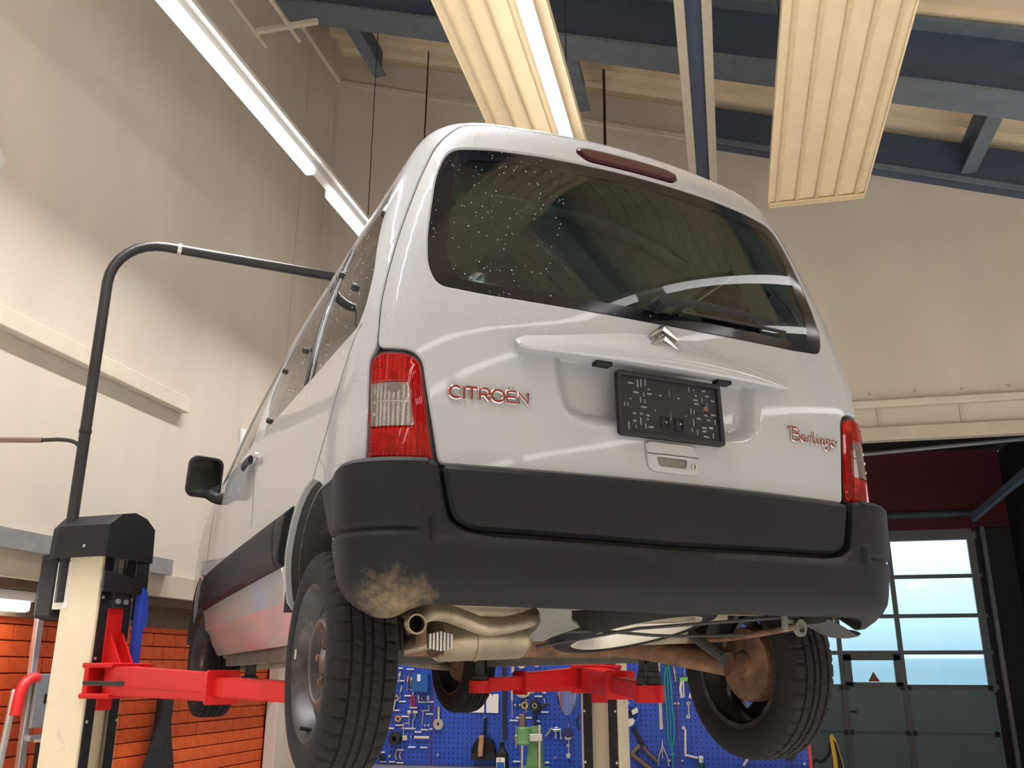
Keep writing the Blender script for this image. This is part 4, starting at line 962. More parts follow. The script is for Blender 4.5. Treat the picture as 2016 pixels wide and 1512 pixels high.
PEG_TOOLS = [
    ('screwdriver', 'short steel punch hanging by the blue case, topmost on its board', 'punch', [('rod', 'shaft', 'steel', [(-2.714, 1.593), (-2.719, 1.566), (-2.727, 1.504)], 0.007, 0.02), ('rod', 'head', 'lift_cream', [(-2.718, 1.575), (-2.722, 1.557)], 0.0114, 0.02)], None),
    ('screwdriver', 'brass handled screwdriver hanging beside the blue plastic case', 'screwdriver', [('rod', 'handle', 'brass', [(-2.643, 1.551), (-2.648, 1.513)], 0.0114, 0.02), ('rod', 'blade', 'steel', [(-2.649, 1.513), (-2.65, 1.43)], 0.0038, 0.02), ('rod', 'hook', 'steel', [(-2.644, 1.575), (-2.643, 1.551)], 0.0038, 0.02)], None),
    ('bearing_extractor', 'pale two prong extractor next to the brass handled screwdriver', 'extractor', [('rod', 'head', 'lift_cream', [(-2.61, 1.545), (-2.609, 1.522)], 0.0178, 0.02), ('rod', 'prong', 'brass', [(-2.619, 1.522), (-2.616, 1.469)], 0.0057, 0.02), ('rod', 'prong', 'brass', [(-2.599, 1.522), (-2.599, 1.469)], 0.0057, 0.02), ('rod', 'hook', 'steel', [(-2.595, 1.572), (-2.604, 1.545)], 0.0038, 0.02)], None),
    ('small_screwdriver', 'small steel screwdriver hanging under the short punch', 'screwdriver', [('rod', 'handle', 'alu', [(-2.696, 1.477), (-2.706, 1.436)], 0.0082, 0.02), ('rod', 'blade', 'steel', [(-2.707, 1.436), (-2.708, 1.374)], 0.0038, 0.02)], None),
    ('plastic_case', 'blue plastic tool case with a pale label on the pegboard', 'case', [('poly', 'case', 'case_blue', [(-2.583, 1.583), (-2.451, 1.572), (-2.447, 1.432), (-2.58, 1.436)], 0.1, 0.0), ('poly', 'case_label', 'white_paper', [(-2.536, 1.569), (-2.508, 1.568), (-2.509, 1.515), (-2.535, 1.516)], 0.003, 0.101)], None),
    ('pliers', 'red handled pliers under the blue plastic case', 'pliers', [('rod', 'handle', 'red_plastic', [(-2.609, 1.401), (-2.612, 1.361), (-2.608, 1.317)], 0.0063, 0.02), ('rod', 'handle', 'red_plastic', [(-2.594, 1.402), (-2.584, 1.361), (-2.589, 1.317)], 0.0063, 0.02), ('rod', 'jaw', 'steel', [(-2.595, 1.431), (-2.602, 1.402)], 0.0063, 0.02)], None),
    ('pipe_fitting', 'small steel fitting on the shelf strip below the blue case', 'fitting', [('rod', 'body', 'steel', [(-2.549, 1.405), (-2.547, 1.364)], 0.0101, 0.02), ('rod', 'cap', 'alu', [(-2.523, 1.39), (-2.513, 1.37)], 0.0063, 0.02)], None),
    ('pipe_fitting', 'small bright fitting next to the tyre edge below the case', 'fitting', [('rod', 'body', 'alu', [(-2.466, 1.402), (-2.465, 1.368)], 0.0101, 0.02), ('rod', 'base', 'steel', [(-2.481, 1.376), (-2.446, 1.376)], 0.0051, 0.02)], None),
    ('ring_spanner', 'grey ring spanner hanging by its handle, ring end upward', 'spanner', [('ring', 'ring', 'steel', (-2.744, 1.38), 0.0254, 0.0101, 0.02), ('rod', 'shaft', 'steel', [(-2.751, 1.36), (-2.766, 1.284)], 0.0108, 0.02)], None),
    ('puller', 'two legged steel puller with cream blocks', 'puller', [('rod', 'leg', 'steel', [(-2.627, 1.285), (-2.62, 1.155)], 0.0044, 0.02), ('rod', 'leg', 'steel', [(-2.572, 1.274), (-2.573, 1.234), (-2.588, 1.205), (-2.589, 1.152)], 0.0057, 0.02), ('rod', 'block', 'lift_cream', [(-2.636, 1.27), (-2.61, 1.271)], 0.0152, 0.02), ('rod', 'block', 'lift_cream', [(-2.59, 1.271), (-2.552, 1.271)], 0.0114, 0.02)], None),
    ('tee_wrench', 'T handled steel wrench below the small fittings', 'wrench', [('rod', 'handle', 'steel', [(-2.517, 1.283), (-2.449, 1.288)], 0.0063, 0.02), ('rod', 'shaft', 'steel', [(-2.502, 1.283), (-2.51, 1.171)], 0.0044, 0.02), ('rod', 'peg', 'alu', [(-2.458, 1.327), (-2.457, 1.287)], 0.0044, 0.02)], None),
    ('ring_spanner', 'big pale ring spanner with its ring end downward', 'spanner', [('rod', 'shaft', 'steel', [(-2.373, 1.316), (-2.371, 1.219)], 0.0165, 0.02), ('ring', 'ring', 'steel', (-2.373, 1.182), 0.0431, 0.0114, 0.02)], None),
    ('ring_nut', 'round brass ring nut on the pegboard', 'ring nut', [('ring', 'ring', 'brass', (-2.721, 1.22), 0.0266, 0.0114, 0.02)], None),
    ('rubber_sleeve', 'fat black rubber sleeve hanging low on the board', 'sleeve', [('ring', 'sleeve', 'black_rubber', (-2.734, 1.068), 0.0495, 0.0203, 0.06)], None),
    ('press_mandrel', 'pale steel mandrel lying across two pegs', 'mandrel', [('rod', 'head', 'lift_cream', [(-2.655, 1.092), (-2.653, 1.055)], 0.0216, 0.02), ('rod', 'collar', 'steel', [(-2.603, 1.079), (-2.596, 1.079)], 0.0152, 0.02), ('rod', 'bar', 'lift_cream', [(-2.571, 1.078), (-2.446, 1.078)], 0.0114, 0.02)], None),
    ('tee_bar', 'thin steel T bar over the rubber sleeve', 'bar', [('rod', 'bar', 'steel', [(-2.671, 1.186), (-2.668, 1.098)], 0.0051, 0.02), ('rod', 'handle', 'steel', [(-2.671, 1.183), (-2.623, 1.188)], 0.0051, 0.02)], None),
    ('spring_clamp', 'narrow black clamp at the foot of the board', 'clamp', [('rod', 'jaw', 'steel', [(-2.724, 0.969), (-2.73, 0.937), (-2.718, 0.907)], 0.0082, 0.02)], None),
    ('spring_clamp', 'second narrow black clamp at the foot of the board', 'clamp', [('rod', 'jaw', 'steel', [(-2.688, 0.969), (-2.695, 0.938), (-2.683, 0.907)], 0.0082, 0.02)], None),
    ('dark_adapter', 'small dark adapter block near the red board corner', 'adapter', [('rod', 'block', 'black_plastic', [(-2.861, 0.941), (-2.827, 0.904)], 0.019, 0.02), ('disc', 'cap', 'alu', (-2.783, 0.931), 0.0114, 0.02)], None),
    ('paper_sheet', 'white paper sheet half hidden behind the front tyre', 'paper', [('poly', 'sheet', 'white_paper', [(-2.095, 1.418), (-1.987, 1.419), (-1.988, 1.274), (-2.093, 1.274)], 0.004, 0.01)], None),
    ('paper_sheet', 'white paper sheet held by a dark clip', 'paper', [('poly', 'sheet', 'white_paper', [(-1.972, 1.419), (-1.867, 1.418), (-1.87, 1.272), (-1.97, 1.274)], 0.004, 0.01), ('poly', 'clip', 'black_steel', [(-1.934, 1.428), (-1.908, 1.428), (-1.919, 1.407)], 0.012, 0.01)], None),
    ('dustpan', 'black dustpan hanging on the pegboard', 'dustpan', [('poly', 'pan', 'black_plastic', [(-2.083, 0.922), (-2.078, 0.986), (-2.064, 1.039), (-2.032, 1.077), (-1.993, 1.096), (-1.951, 1.093), (-1.912, 1.068), (-1.889, 1.027), (-1.879, 0.921)], 0.05, 0.01), ('poly', 'lip', 'black_rubber', [(-2.078, 0.925), (-2.076, 0.969), (-1.886, 0.967), (-1.881, 0.924)], 0.012, 0.05), ('rod', 'neck', 'black_plastic', [(-1.974, 1.24), (-1.983, 1.104)], 0.0113, 0.02)], None),
    ('hand_brush', 'hand brush with bare wooden handle inside the dustpan', 'brush', [('rod', 'handle', 'wood_handle', [(-1.987, 1.107), (-1.985, 1.069), (-1.991, 1.011), (-1.993, 0.953)], 0.0212, 0.095), ('rod', 'hook', 'steel', [(-1.972, 1.251), (-1.974, 1.234)], 0.0053, 0.05)], None),
    ('straight_edge', 'long black drilled straight edge', 'straight edge', [('poly', 'bar', 'black_steel', [(-1.836, 1.655), (-1.807, 1.655), (-1.802, 1.072), (-1.832, 1.072)], 0.012, 0.01), ('disc', 'hole', 'gap_rubber', (-1.822, 1.423), 0.0066, 0.014), ('disc', 'hole', 'gap_rubber', (-1.82, 1.28), 0.0066, 0.014), ('disc', 'hole', 'gap_rubber', (-1.822, 1.092), 0.0066, 0.014)], None),
    ('screwdriver', 'long thin screwdriver with pale grey handle', 'screwdriver', [('rod', 'handle', 'alu', [(-1.755, 1.453), (-1.754, 1.369)], 0.0119, 0.02), ('rod', 'blade', 'steel', [(-1.754, 1.369), (-1.753, 1.239)], 0.0046, 0.02)], None),
    ('flange_puller', 'round cream flange puller with bolt holes', 'puller', [('disc', 'disc', 'lift_cream', (-1.664, 1.459), 0.0696, 0.03), ('disc', 'bolt_hole', 'gap_rubber', (-1.695, 1.423), 0.0099, 0.034), ('disc', 'bolt_hole', 'gap_rubber', (-1.633, 1.423), 0.0099, 0.034), ('rod', 'block', 'alu', [(-1.697, 1.444), (-1.645, 1.474)], 0.0199, 0.05)], None),
    ('forked_bracket', 'grey forked bracket beside the flange puller', 'bracket', [('rod', 'fork', 'galv', [(-1.601, 1.427), (-1.575, 1.433), (-1.561, 1.469), (-1.517, 1.469), (-1.503, 1.431), (-1.474, 1.427)], 0.0099, 0.02)], None),
    ('gear_puller', 'small brass gear puller with black knobs', 'puller', [('rod', 'screw', 'brass', [(-1.636, 1.379), (-1.637, 1.276)], 0.0046, 0.02), ('ring', 'yoke', 'brass', (-1.649, 1.333), 0.0278, 0.0172, 0.02), ('disc', 'knob', 'black_plastic', (-1.707, 1.336), 0.0119, 0.03), ('disc', 'knob', 'alu', (-1.726, 1.336), 0.008, 0.03), ('disc', 'knob', 'alu', (-1.69, 1.336), 0.008, 0.03)], None),
    ('pulley_tool', 'black pulley holding tool with two arms', 'pulley tool', [('ring', 'hub', 'black_steel', (-1.562, 1.331), 0.0438, 0.0172, 0.04), ('ring', 'hub_sleeve', 'steel', (-1.562, 1.331), 0.0199, 0.0133, 0.05), ('rod', 'arm', 'black_steel', [(-1.564, 1.291), (-1.566, 1.122)], 0.0113, 0.02), ('rod', 'arm', 'black_steel', [(-1.547, 1.286), (-1.48, 1.339), (-1.439, 1.345)], 0.0099, 0.02), ('rod', 'tip', 'steel', [(-1.489, 1.389), (-1.486, 1.351)], 0.0053, 0.02)], None),
    ('cone_adapter', 'cream cone adapter under the van floor edge', 'adapter', [('rod', 'cone', 'lift_cream', [(-1.746, 1.664), (-1.746, 1.64)], 0.0225, 0.02), ('rod', 'stem', 'lift_cream', [(-1.746, 1.64), (-1.746, 1.582)], 0.0133, 0.02)], None),
    ('ring_adapter', 'cream bearing ring above the red lift arm', 'ring', [('ring', 'ring', 'lift_cream', (-1.675, 1.649), 0.0332, 0.0146, 0.02)], None),
    ('ring_adapter', 'small steel eye ring above the red lift arm', 'ring', [('ring', 'ring', 'alu', (-1.548, 1.648), 0.0225, 0.0119, 0.02), ('rod', 'hook', 'steel', [(-1.546, 1.691), (-1.548, 1.667)], 0.004, 0.02)], None),
    ('tap_tool', 'slim brass and steel tap tool', 'tap', [('rod', 'shaft', 'steel', [(-1.72, 1.178), (-1.72, 1.013)], 0.006, 0.02), ('rod', 'collar', 'brass', [(-1.722, 1.108), (-1.722, 1.068)], 0.0113, 0.02)], None),
    ('fork_puller', 'small two pronged fork puller', 'puller', [('rod', 'cross_bar', 'alu', [(-1.419, 1.148), (-1.357, 1.154)], 0.0106, 0.02), ('rod', 'prong', 'alu', [(-1.4, 1.148), (-1.4, 1.085)], 0.0066, 0.02), ('rod', 'prong', 'alu', [(-1.362, 1.151), (-1.356, 1.085)], 0.0066, 0.02), ('rod', 'bolt', 'steel', [(-1.406, 1.165), (-1.378, 1.17)], 0.0066, 0.02)], None),
    ('curved_wrench', 'grey curved wrench beside the green press', 'wrench', [('rod', 'shaft', 'galv', [(-1.483, 1.104), (-1.454, 1.13), (-1.441, 1.153), (-1.422, 1.16)], 0.0099, 0.02)], None),
    ('ball_plunger', 'dark blue ball plunger with steel foot', 'plunger', [('rod', 'hook', 'steel', [(-1.296, 1.201), (-1.299, 1.167)], 0.0033, 0.02), ('disc', 'ball', 'navy_plastic', (-1.301, 1.138), 0.0305, 0.05), ('rod', 'flange', 'alu', [(-1.323, 1.092), (-1.277, 1.094)], 0.0159, 0.02), ('rod', 'stem', 'steel', [(-1.296, 1.075), (-1.297, 0.978)], 0.006, 0.02), ('disc', 'washer', 'galv', (-1.299, 1.04), 0.0146, 0.03), ('disc', 'foot', 'alu', (-1.298, 0.966), 0.0186, 0.04)], None),
    ('hose_loop', 'dark hose loop beside the lift post', 'hose', [('rod', 'hose', 'black_rubber', [(-1.202, 1.26), (-1.224, 1.237), (-1.228, 1.202), (-1.213, 1.168), (-1.201, 1.157)], 0.006, 0.02)], None),
    ('ruler', 'long thin steel ruler beside the teal cord', 'ruler', [('poly', 'blade', 'steel', [(-0.579, 1.684), (-0.558, 1.684), (-0.557, 1.168), (-0.583, 1.166)], 0.006, 0.01)], None),
    ('cord', 'looped teal green cord beside the long steel ruler', 'cord', [('rod', 'loop', 'teal_rope', [(-0.51, 1.642), (-0.528, 1.52), (-0.523, 1.382), (-0.52, 1.206), (-0.517, 1.093), (-0.493, 1.032)], 0.0053, 0.02), ('rod', 'loop', 'teal_rope', [(-0.492, 1.642), (-0.479, 1.491), (-0.476, 1.337), (-0.468, 1.178), (-0.478, 1.094), (-0.493, 1.032)], 0.0053, 0.03), ('rod', 'loop', 'teal_rope', [(-0.501, 1.637), (-0.503, 1.462), (-0.495, 1.234), (-0.499, 1.116), (-0.492, 1.044)], 0.004, 0.025), ('rod', 'tail', 'teal_rope', [(-0.493, 1.032), (-0.493, 0.955), (-0.494, 0.884)], 0.0053, 0.02), ('rod', 'knot', 'teal_rope', [(-0.51, 0.987), (-0.476, 0.991)], 0.006, 0.02), ('rod', 'hook', 'black_steel', [(-0.522, 1.642), (-0.483, 1.642)], 0.0119, 0.02)], None),
    ('brass_rod', 'short brass rod tool', 'rod', [('rod', 'rod', 'brass', [(-0.452, 1.631), (-0.441, 1.518)], 0.006, 0.02), ('rod', 'sleeve', 'lift_cream', [(-0.449, 1.605), (-0.447, 1.584)], 0.008, 0.02)], None),
    ('bearing_splitter', 'white jawed puller with lime green head', 'puller', [('poly', 'head', 'lime_plastic', [(-0.407, 1.548), (-0.326, 1.553), (-0.327, 1.522), (-0.408, 1.523)], 0.03, 0.01), ('rod', 'jaw', 'lift_white', [(-0.391, 1.529), (-0.407, 1.469), (-0.4, 1.399)], 0.0106, 0.03), ('rod', 'jaw', 'lift_white', [(-0.382, 1.526), (-0.384, 1.403)], 0.006, 0.04), ('rod', 'jaw', 'lift_white', [(-0.336, 1.527), (-0.317, 1.469), (-0.34, 1.399)], 0.0119, 0.03), ('rod', 'hook', 'steel', [(-0.372, 1.66), (-0.372, 1.555)], 0.004, 0.02)], None),
    ('small_spanner', 'small double ended steel spanner', 'spanner', [('ring', 'ring', 'steel', (-0.353, 1.359), 0.0146, 0.0053, 0.02), ('rod', 'shaft', 'steel', [(-0.352, 1.349), (-0.356, 1.273)], 0.006, 0.02), ('ring', 'ring', 'steel', (-0.36, 1.264), 0.0159, 0.006, 0.02)], None),
    ('angled_bar', 'white L shaped wheel brace', 'wheel brace', [('ring', 'socket', 'lift_white', (-0.399, 1.181), 0.0133, 0.0053, 0.02), ('rod', 'shaft', 'lift_white', [(-0.386, 1.171), (-0.394, 0.999), (-0.38, 0.984), (-0.304, 0.967)], 0.0086, 0.02)], None),
    ('spray_bottle', 'green bottle with white cap at the wheel brace tip', 'bottle', [('rod', 'cap', 'lift_white', [(-0.295, 0.971), (-0.263, 0.972)], 0.0146, 0.05), ('rod', 'neck', 'lift_white', [(-0.279, 0.96), (-0.281, 0.938)], 0.0159, 0.05), ('rod', 'body', 'bottle_green', [(-0.28, 0.938), (-0.282, 0.85)], 0.0239, 0.05)], None),
    ('compass_pliers', 'steel spring divider hanging points up', 'divider', [('rod', 'leg', 'steel', [(-0.567, 1.093), (-0.571, 1.048), (-0.597, 0.97), (-0.606, 0.906)], 0.006, 0.02), ('rod', 'leg', 'steel', [(-0.567, 1.093), (-0.564, 1.042), (-0.535, 0.971), (-0.526, 0.905)], 0.006, 0.02), ('rod', 'spring', 'steel', [(-0.569, 1.026), (-0.571, 0.959)], 0.006, 0.02)], None),
    ('bow_clamp', 'brown steel bow clamp', 'clamp', [('rod', 'bow', 'clamp_brown', [(-0.736, 1.049), (-0.799, 0.988), (-0.773, 0.961), (-0.663, 0.88)], 0.0199, 0.02), ('rod', 'screw', 'clamp_brown', [(-0.716, 1.043), (-0.67, 0.99), (-0.61, 0.936)], 0.0133, 0.02)], None),
    ('hammer', 'dark bar hammer hanging over the bow clamp', 'hammer', [('rod', 'handle', 'black_rubber', [(-0.788, 1.174), (-0.715, 1.048)], 0.0159, 0.02)], None),
    ('strap_wrench', 'blue strap wrench with white plate', 'wrench', [('rod', 'strap', 'blue_plastic', [(-0.849, 1.336), (-0.782, 1.337), (-0.744, 1.3), (-0.746, 1.243), (-0.788, 1.191), (-0.825, 1.168), (-0.852, 1.181)], 0.0119, 0.03), ('poly', 'plate', 'lift_white', [(-0.833, 1.239), (-0.785, 1.249), (-0.769, 1.231), (-0.781, 1.202), (-0.812, 1.184), (-0.824, 1.196)], 0.04, 0.01), ('poly', 'jaw', 'lift_white', [(-0.792, 1.305), (-0.745, 1.328), (-0.74, 1.291), (-0.785, 1.271)], 0.04, 0.01), ('rod', 'grip', 'black_plastic', [(-0.839, 1.287), (-0.797, 1.259)], 0.0225, 0.02)], None),
    ('steel_clip', 'bent steel clip by the red board edge', 'clip', [('rod', 'clip', 'alu', [(0.083, 1.012), (0.07, 0.988), (0.054, 0.956), (0.029, 0.921)], 0.0122, 0.02)], None),
    ('dark_socket', 'dark round socket under the rear tyre', 'socket', [('disc', 'socket', 'black_steel', (0.369, 1.009), 0.045, 0.05), ('disc', 'bore', 'gap_rubber', (0.364, 1.014), 0.0193, 0.054)], None),
]
PEG_LABELS = [((-2.717, 1.617), 0.019), ((-2.632, 1.609), 0.0317), ((-2.711, 1.517), 0.0304), ((-2.601, 1.447), 0.0254), ((-2.647, 1.399), 0.0285), ((-2.691, 1.353), 0.0298), ((-2.525, 1.351), 0.0298), ((-2.454, 1.352), 0.0317), ((-2.595, 1.306), 0.0317), ((-2.74, 1.284), 0.0241), ((-2.455, 1.259), 0.0304), ((-2.664, 1.237), 0.0304), ((-2.713, 1.169), 0.0317), ((-2.783, 1.143), 0.0266), ((-2.631, 1.144), 0.0602), ((-2.493, 1.137), 0.0304), ((-2.439, 1.143), 0.014), ((-2.547, 1.119), 0.0304), ((-2.597, 1.002), 0.0304), ((-2.495, 1.002), 0.0304), ((-2.699, 0.98), 0.0304), ((-2.853, 0.958), 0.0241), ((-2.84, 0.887), 0.0254), ((-2.762, 0.888), 0.0266), ((-2.695, 0.882), 0.0304), ((-1.822, 1.662), 0.0298), ((-1.538, 1.402), 0.0318), ((-1.487, 1.283), 0.0305), ((-1.69, 1.238), 0.0332), ((-1.627, 1.239), 0.0332), ((-1.742, 1.217), 0.0345), ((-1.714, 0.912), 0.0345), ((-1.472, 0.909), 0.0166), ((-1.543, 1.214), 0.0146)]
PEG_STUDS = [(-2.367, 0.951), (-1.402, 0.949), (-0.456, 1.357), (-0.429, 1.357), (-0.815, 1.359), (-0.516, 0.946), (-0.422, 0.946), (0.468, 0.944), (-0.261, 1.237), (-0.241, 1.237), (-2.484, 1.172), (-2.455, 1.172)]
# ================================================================= two post lift
LO = Vector((VAN.location.x, VAN.location.y, 0)); YAW = R_(37.976)
LMx = Matrix.Translation(LO) @ Matrix.Rotation(YAW, 4, 'Z')
def LP(x, y, z): return LMx @ Vector((x, y, z))
PS = .86
def post(x, y, phi, lab, top, sg):
    p = LP(x, y, 0); e = empty('lift_post', p, YAW+phi, lab, 'lift post', 'posts of the vehicle lift')
    e.scale = (PS, PS, 1); H = top; w = .125
    obj('base_plate', B((0, 0, .01), (.42, .46, .02), 0, .004), 'lift_cream', e)
    obj('back_plate', B((-w+.006, 0, H/2), (.012, .25, H)), 'lift_cream', e)
    for s in (-1, 1):
        obj('side_plate', B((0, s*w, H/2), (.25, .012, H), 0, .004), 'lift_cream', e)
        obj('front_lip', B((w-.004, s*.098, H/2), (.012, .056, H)), 'lift_cream' if s*sg > 0 else 'lift_cream', e)
        bs = obj('belt_strip', B((w+.006, s*.085, H/2-.02), (.010, .058, H-.06)), 'black_plastic', e)
        k = 0; z = .3
        while z < H-.1:
            obj('strip_screw', cyl(new(), (w+.010, s*.105, z), (w+.017, s*.105, z), .007, n=8), 'alu', bs); z += .27
    obj('channel_back', B((.072, 0, H/2), (.01, .16, H-.1)), 'lift_cream', e)
    return e
PHI = R_(-45)
pl_ = post(-1.325, 2.88, PHI, 'cream lift post with a black head cover near the brick wall', 2.16, 1)
pr_ = post(1.44, 2.88, R_(180+45), 'cream lift post with black strips before the blue pegboard', 2.16, -1)
def head(e, full):
    # folded black cover on the post head
    sec = [(-.20, -.01), (-.19, .12), (-.10, .17), (.0, .185), (.10, .17), (.18, .13), (.19, -.01)]
    bm = new(); M = AX((.20, 0, 2.09), (0, 1, 0), (0, 0, 1))
    a = []
    for xx, k in ((-.24, .75), (-.16, .98), (.15, 1.0), (.19, .93)):
        a.append([bm.verts.new((xx, yy*k, 2.11+zz*1.15)) for yy, zz in sec])
    n = len(sec)
    for r0, r1 in zip(a, a[1:]):
        for i in range(n-1): bm.faces.new((r0[i], r0[i+1], r1[i+1], r1[i]))
    bm.faces.new(a[0]); bm.faces.new(a[-1][::-1]); bmesh.ops.recalc_face_normals(bm, faces=bm.faces)
    c = obj('head_cover', bm, 'black_plastic', e)
    obj('cover_screw', cyl(new(), (.05, -.185, 2.15), (.05, -.202, 2.15), .008, n=8), 'alu', c)
head(pl_, True); head(pr_, False)
# drive unit and plates on the left post
obj('drive_motor', B((-.05, -.02+.30, 2.0), (.16, .14, .34), 0, .02), 'black_plastic', pl_)
obj('motor_box', B((-.24, -.05, 1.98), (.13, .18, .30), 0, .015), 'black_plastic', pl_)
obj('junction_plate', B((-.14, -.125, 1.98), (.13, .02, .22), 0, .004), 'lift_white', pl_)
obj('stop_plate', prism(new(), [(-.17, 0), (.16, 0), (.16, .085), (.02, .075), (-.02, .085), (-.17, .095)], .012, AX((.16, .02, 1.945), (0, 1, 0), (0, 0, 1))), 'black_steel', pl_)
obj('spindle_nut', B((.07, .0, 2.05), (.04, .07, .16), 0, .006), 'galv', pl_)
obj('control_cover', prism(new(), [(0, 0), (.03, 0), (.03, .16), (.055, .19), (.055, .26), (.035, .34), (0, .36)], .05, AX((.135, .14, 1.62), (0, 1, 0), (0, 0, 1))), 'blue_plastic', pl_)
# carriages
def carriage(e, zc):
    c = obj('carriage', B((.115, 0, zc+.13), (.05, .115, .52), 0, .006), 'lift_red', e)
    obj('carriage_head', B((.15, 0, zc+.38), (.03, .12, .12), 0, .004), 'black_steel', c)
    for s in (-1, 1):
        obj('carriage_bolt', cyl(new(), (.165, s*.03, zc+.35), (.18, s*.03, zc+.35), .012, n=8), 'galv', c)
        obj('gusset', prism(new(), [(0, 0), (.13, 0), (.02, .16), (0, .16)], .014, AX((.14, s*.045+.007, zc+.05), (1, 0, 0), (0, 0, 1))), 'lift_red', c)
        obj('arm_fork', B((.20, 0, zc+s*.065), (.20, .30, .022), 0, .006), 'lift_red', c)
    obj('fork_web', B((.135, 0, zc), (.03, .30, .12), 0, .005), 'lift_red', c)
    obj('fork_slot', B((.152, 0, zc), (.004, .06, .06)), 'gap_rubber', c)
    return c
ZA = 1.555
cl_ = carriage(pl_, ZA); cr_ = carriage(pr_, ZA)
def arm(p0, p1, e, z0=ZA, zpad=1.485, ext=.0, padtop=1.655, cut=.58, stack=True):
    a = LP(*p0, z0); b = LP(*p1, z0-.015); d = (b-a); L = d.length; d.normalize(); s = Vector((-d.y, d.x, 0))
    iv = (Matrix.Translation(e.location) @ Matrix.Rotation(e.rotation_euler.z, 4, 'Z') @ Matrix.Diagonal((PS, PS, 1, 1))).inverted(); Z0 = 0
    def bar(t0, t1, w0, h0, w1, h1, dz=0):
        bm = new(); R0 = []
        for t, w, h in ((t0, w0, h0), (t1, w1, h1)):
            c = a+d*L*t+Vector((0, 0, dz-.015*t)); R0.append([bm.verts.new(iv @ (c+s*(i*w/2)+Vector((0, 0, j*h/2)))) for i, j in ((-1, -1), (1, -1), (1, 1), (-1, 1))])
        for i in range(4): bm.faces.new((R0[0][i], R0[0][(i+1) % 4], R0[1][(i+1) % 4], R0[1][i]))
        bm.faces.new(R0[0][::-1]); bm.faces.new(R0[1]); bmesh.ops.bevel(bm, geom=list(bm.edges), offset=.006, segments=2, affect='EDGES')
        bmesh.ops.recalc_face_normals(bm, faces=bm.faces); return bm
    A = obj('swing_arm', bar(0, cut, .13, .125, .11, .10), 'lift_red', e)
    obj('arm_end_flange', bar(cut-.012, cut+.004, .135, .125, .135, .125), 'lift_red', A)
    obj('arm_weld_rib', bar(.06, cut-.02, .136, .014, .116, .012, -.018), 'lift_red', A)
    obj('arm_extension', bar(cut-.02, .96, .085, .072, .08, .068), 'lift_red', A)
    pd = iv @ Vector((b.x, b.y, 0)); r = .066
    cu = obj('pad_cup', lathe(new(), [(.001, zpad), (r, zpad), (r, zpad+.062), (r-.012, zpad+.066), (.001, zpad+.066)], 24, Matrix.Translation((pd.x, pd.y, Z0))), 'lift_red', A, 35)
    if stack:
        prof = [(.056, zpad+.066), (.056, zpad+.09), (.051, zpad+.092), (.051, zpad+.11), (.045, zpad+.112), (.042, padtop-.012), (.030, padtop-.010), (.030, padtop), (.001, padtop)]
    else: prof = [(.046, zpad+.066), (.046, zpad+.085), (.03, zpad+.09), (.03, padtop), (.001, padtop)]
    obj('pad_stack', lathe(new(), prof, 24, Matrix.Translation((pd.x, pd.y, Z0))), 'black_rubber', A, 35)
    if stack:
        bm = new(); tube(bm, [(pd.x+.03, pd.y+.0, padtop+Z0-.02), (pd.x+.065, pd.y, padtop+Z0-.03), (pd.x+.065, pd.y, padtop+Z0-.10), (pd.x+.11, pd.y, padtop+Z0-.105)], .006, 8); obj('pad_clip', bm, 'black_steel', A)
    return A
bpy.context.view_layer.update()
arm((-1.20, 2.72), (-.62, 1.16), pl_, stack=False); arm((-1.18, 2.86), (-.60, 2.80), pl_, cut=.5, stack=False)
arm((1.26, 2.70), (.605, 1.12), pr_); arm((1.25, 2.84), (.60, 2.76), pr_, cut=.62, stack=False)
# arm release bar on the left
a_ = LP(-1.34, 2.62, 1.545); b_ = LP(-.92, 2.30, 1.542)
iv = (Matrix.Translation(pl_.location) @ Matrix.Rotation(pl_.rotation_euler.z, 4, 'Z') @ Matrix.Diagonal((PS, PS, 1, 1))).inverted()
bm = new(); tube(bm, [iv @ a_, iv @ ((a_+b_)/2), iv @ b_], [(.008, .012), (.009, .014), (.013, .017)], 10); obj('release_bar', bm, 'black_steel', pl_, True)
# overhead cable pipe joining the two posts
T0 = Vector((-3.045, 3.752, 0)); T1 = LP(1.44, 2.88, 0)
dd = (T1-T0); dd.z = 0; dd.normalize(); zt = CAMZ+2.187; rb = .26
pts = [T0+Vector((0, 0, 1.90)), T0+Vector((0, 0, zt-rb))]
for k in range(1, 9):
    q = math.pi/2*k/8; pts.append(T0+dd*(rb*(1-math.cos(q)))+Vector((0, 0, zt-rb+rb*math.sin(q))))
L_ = (T1-T0).length
for t in np.linspace(.12, .88, 8): pts.append(T0+dd*L_*t+Vector((0, 0, zt)))
for k in range(1, 9):
    q = math.pi/2*k/8; pts.append(T1-dd*(rb*(1-math.sin(q)))+Vector((0, 0, zt-rb+rb*math.cos(q))))
pts.append(T1+Vector((0, 0, 2.10)))
e = empty('overhead_cable_pipe', T0, 0, 'bent black steel pipe bridging the two lift posts overhead', 'pipe')
bm = new(); tube(bm, [p-T0 for p in pts], .027, 16); obj('pipe', bm, 'black_steel', e, True)
for z in (2.12, 2.72): obj('pipe_collar', cyl(new(), (0, 0, z), (0, 0, z+.015), .0305, n=16), 'black_steel', e, True)
q0 = T0+dd*(rb+.06)+Vector((0, 0, zt))-T0; obj('pipe_collar', cyl(new(), q0, q0+dd*.02, .0315, n=16), 'alu', e, True)
bm = new(); tube(bm, smoothpath([(0, 0, 2.60), (-.035, .0, 2.665), (-.10, -.02, 2.685), (-.20, -.05, 2.682)], 5), .010, 8); obj('side_hose', bm, 'black_rubber', e, True)
bm = new(); cyl(bm, (-.20, -.05, 2.682), (-.48, -.16, 2.672), .014, n=10); obj('side_rod', bm, 'clamp_brown', e, True)
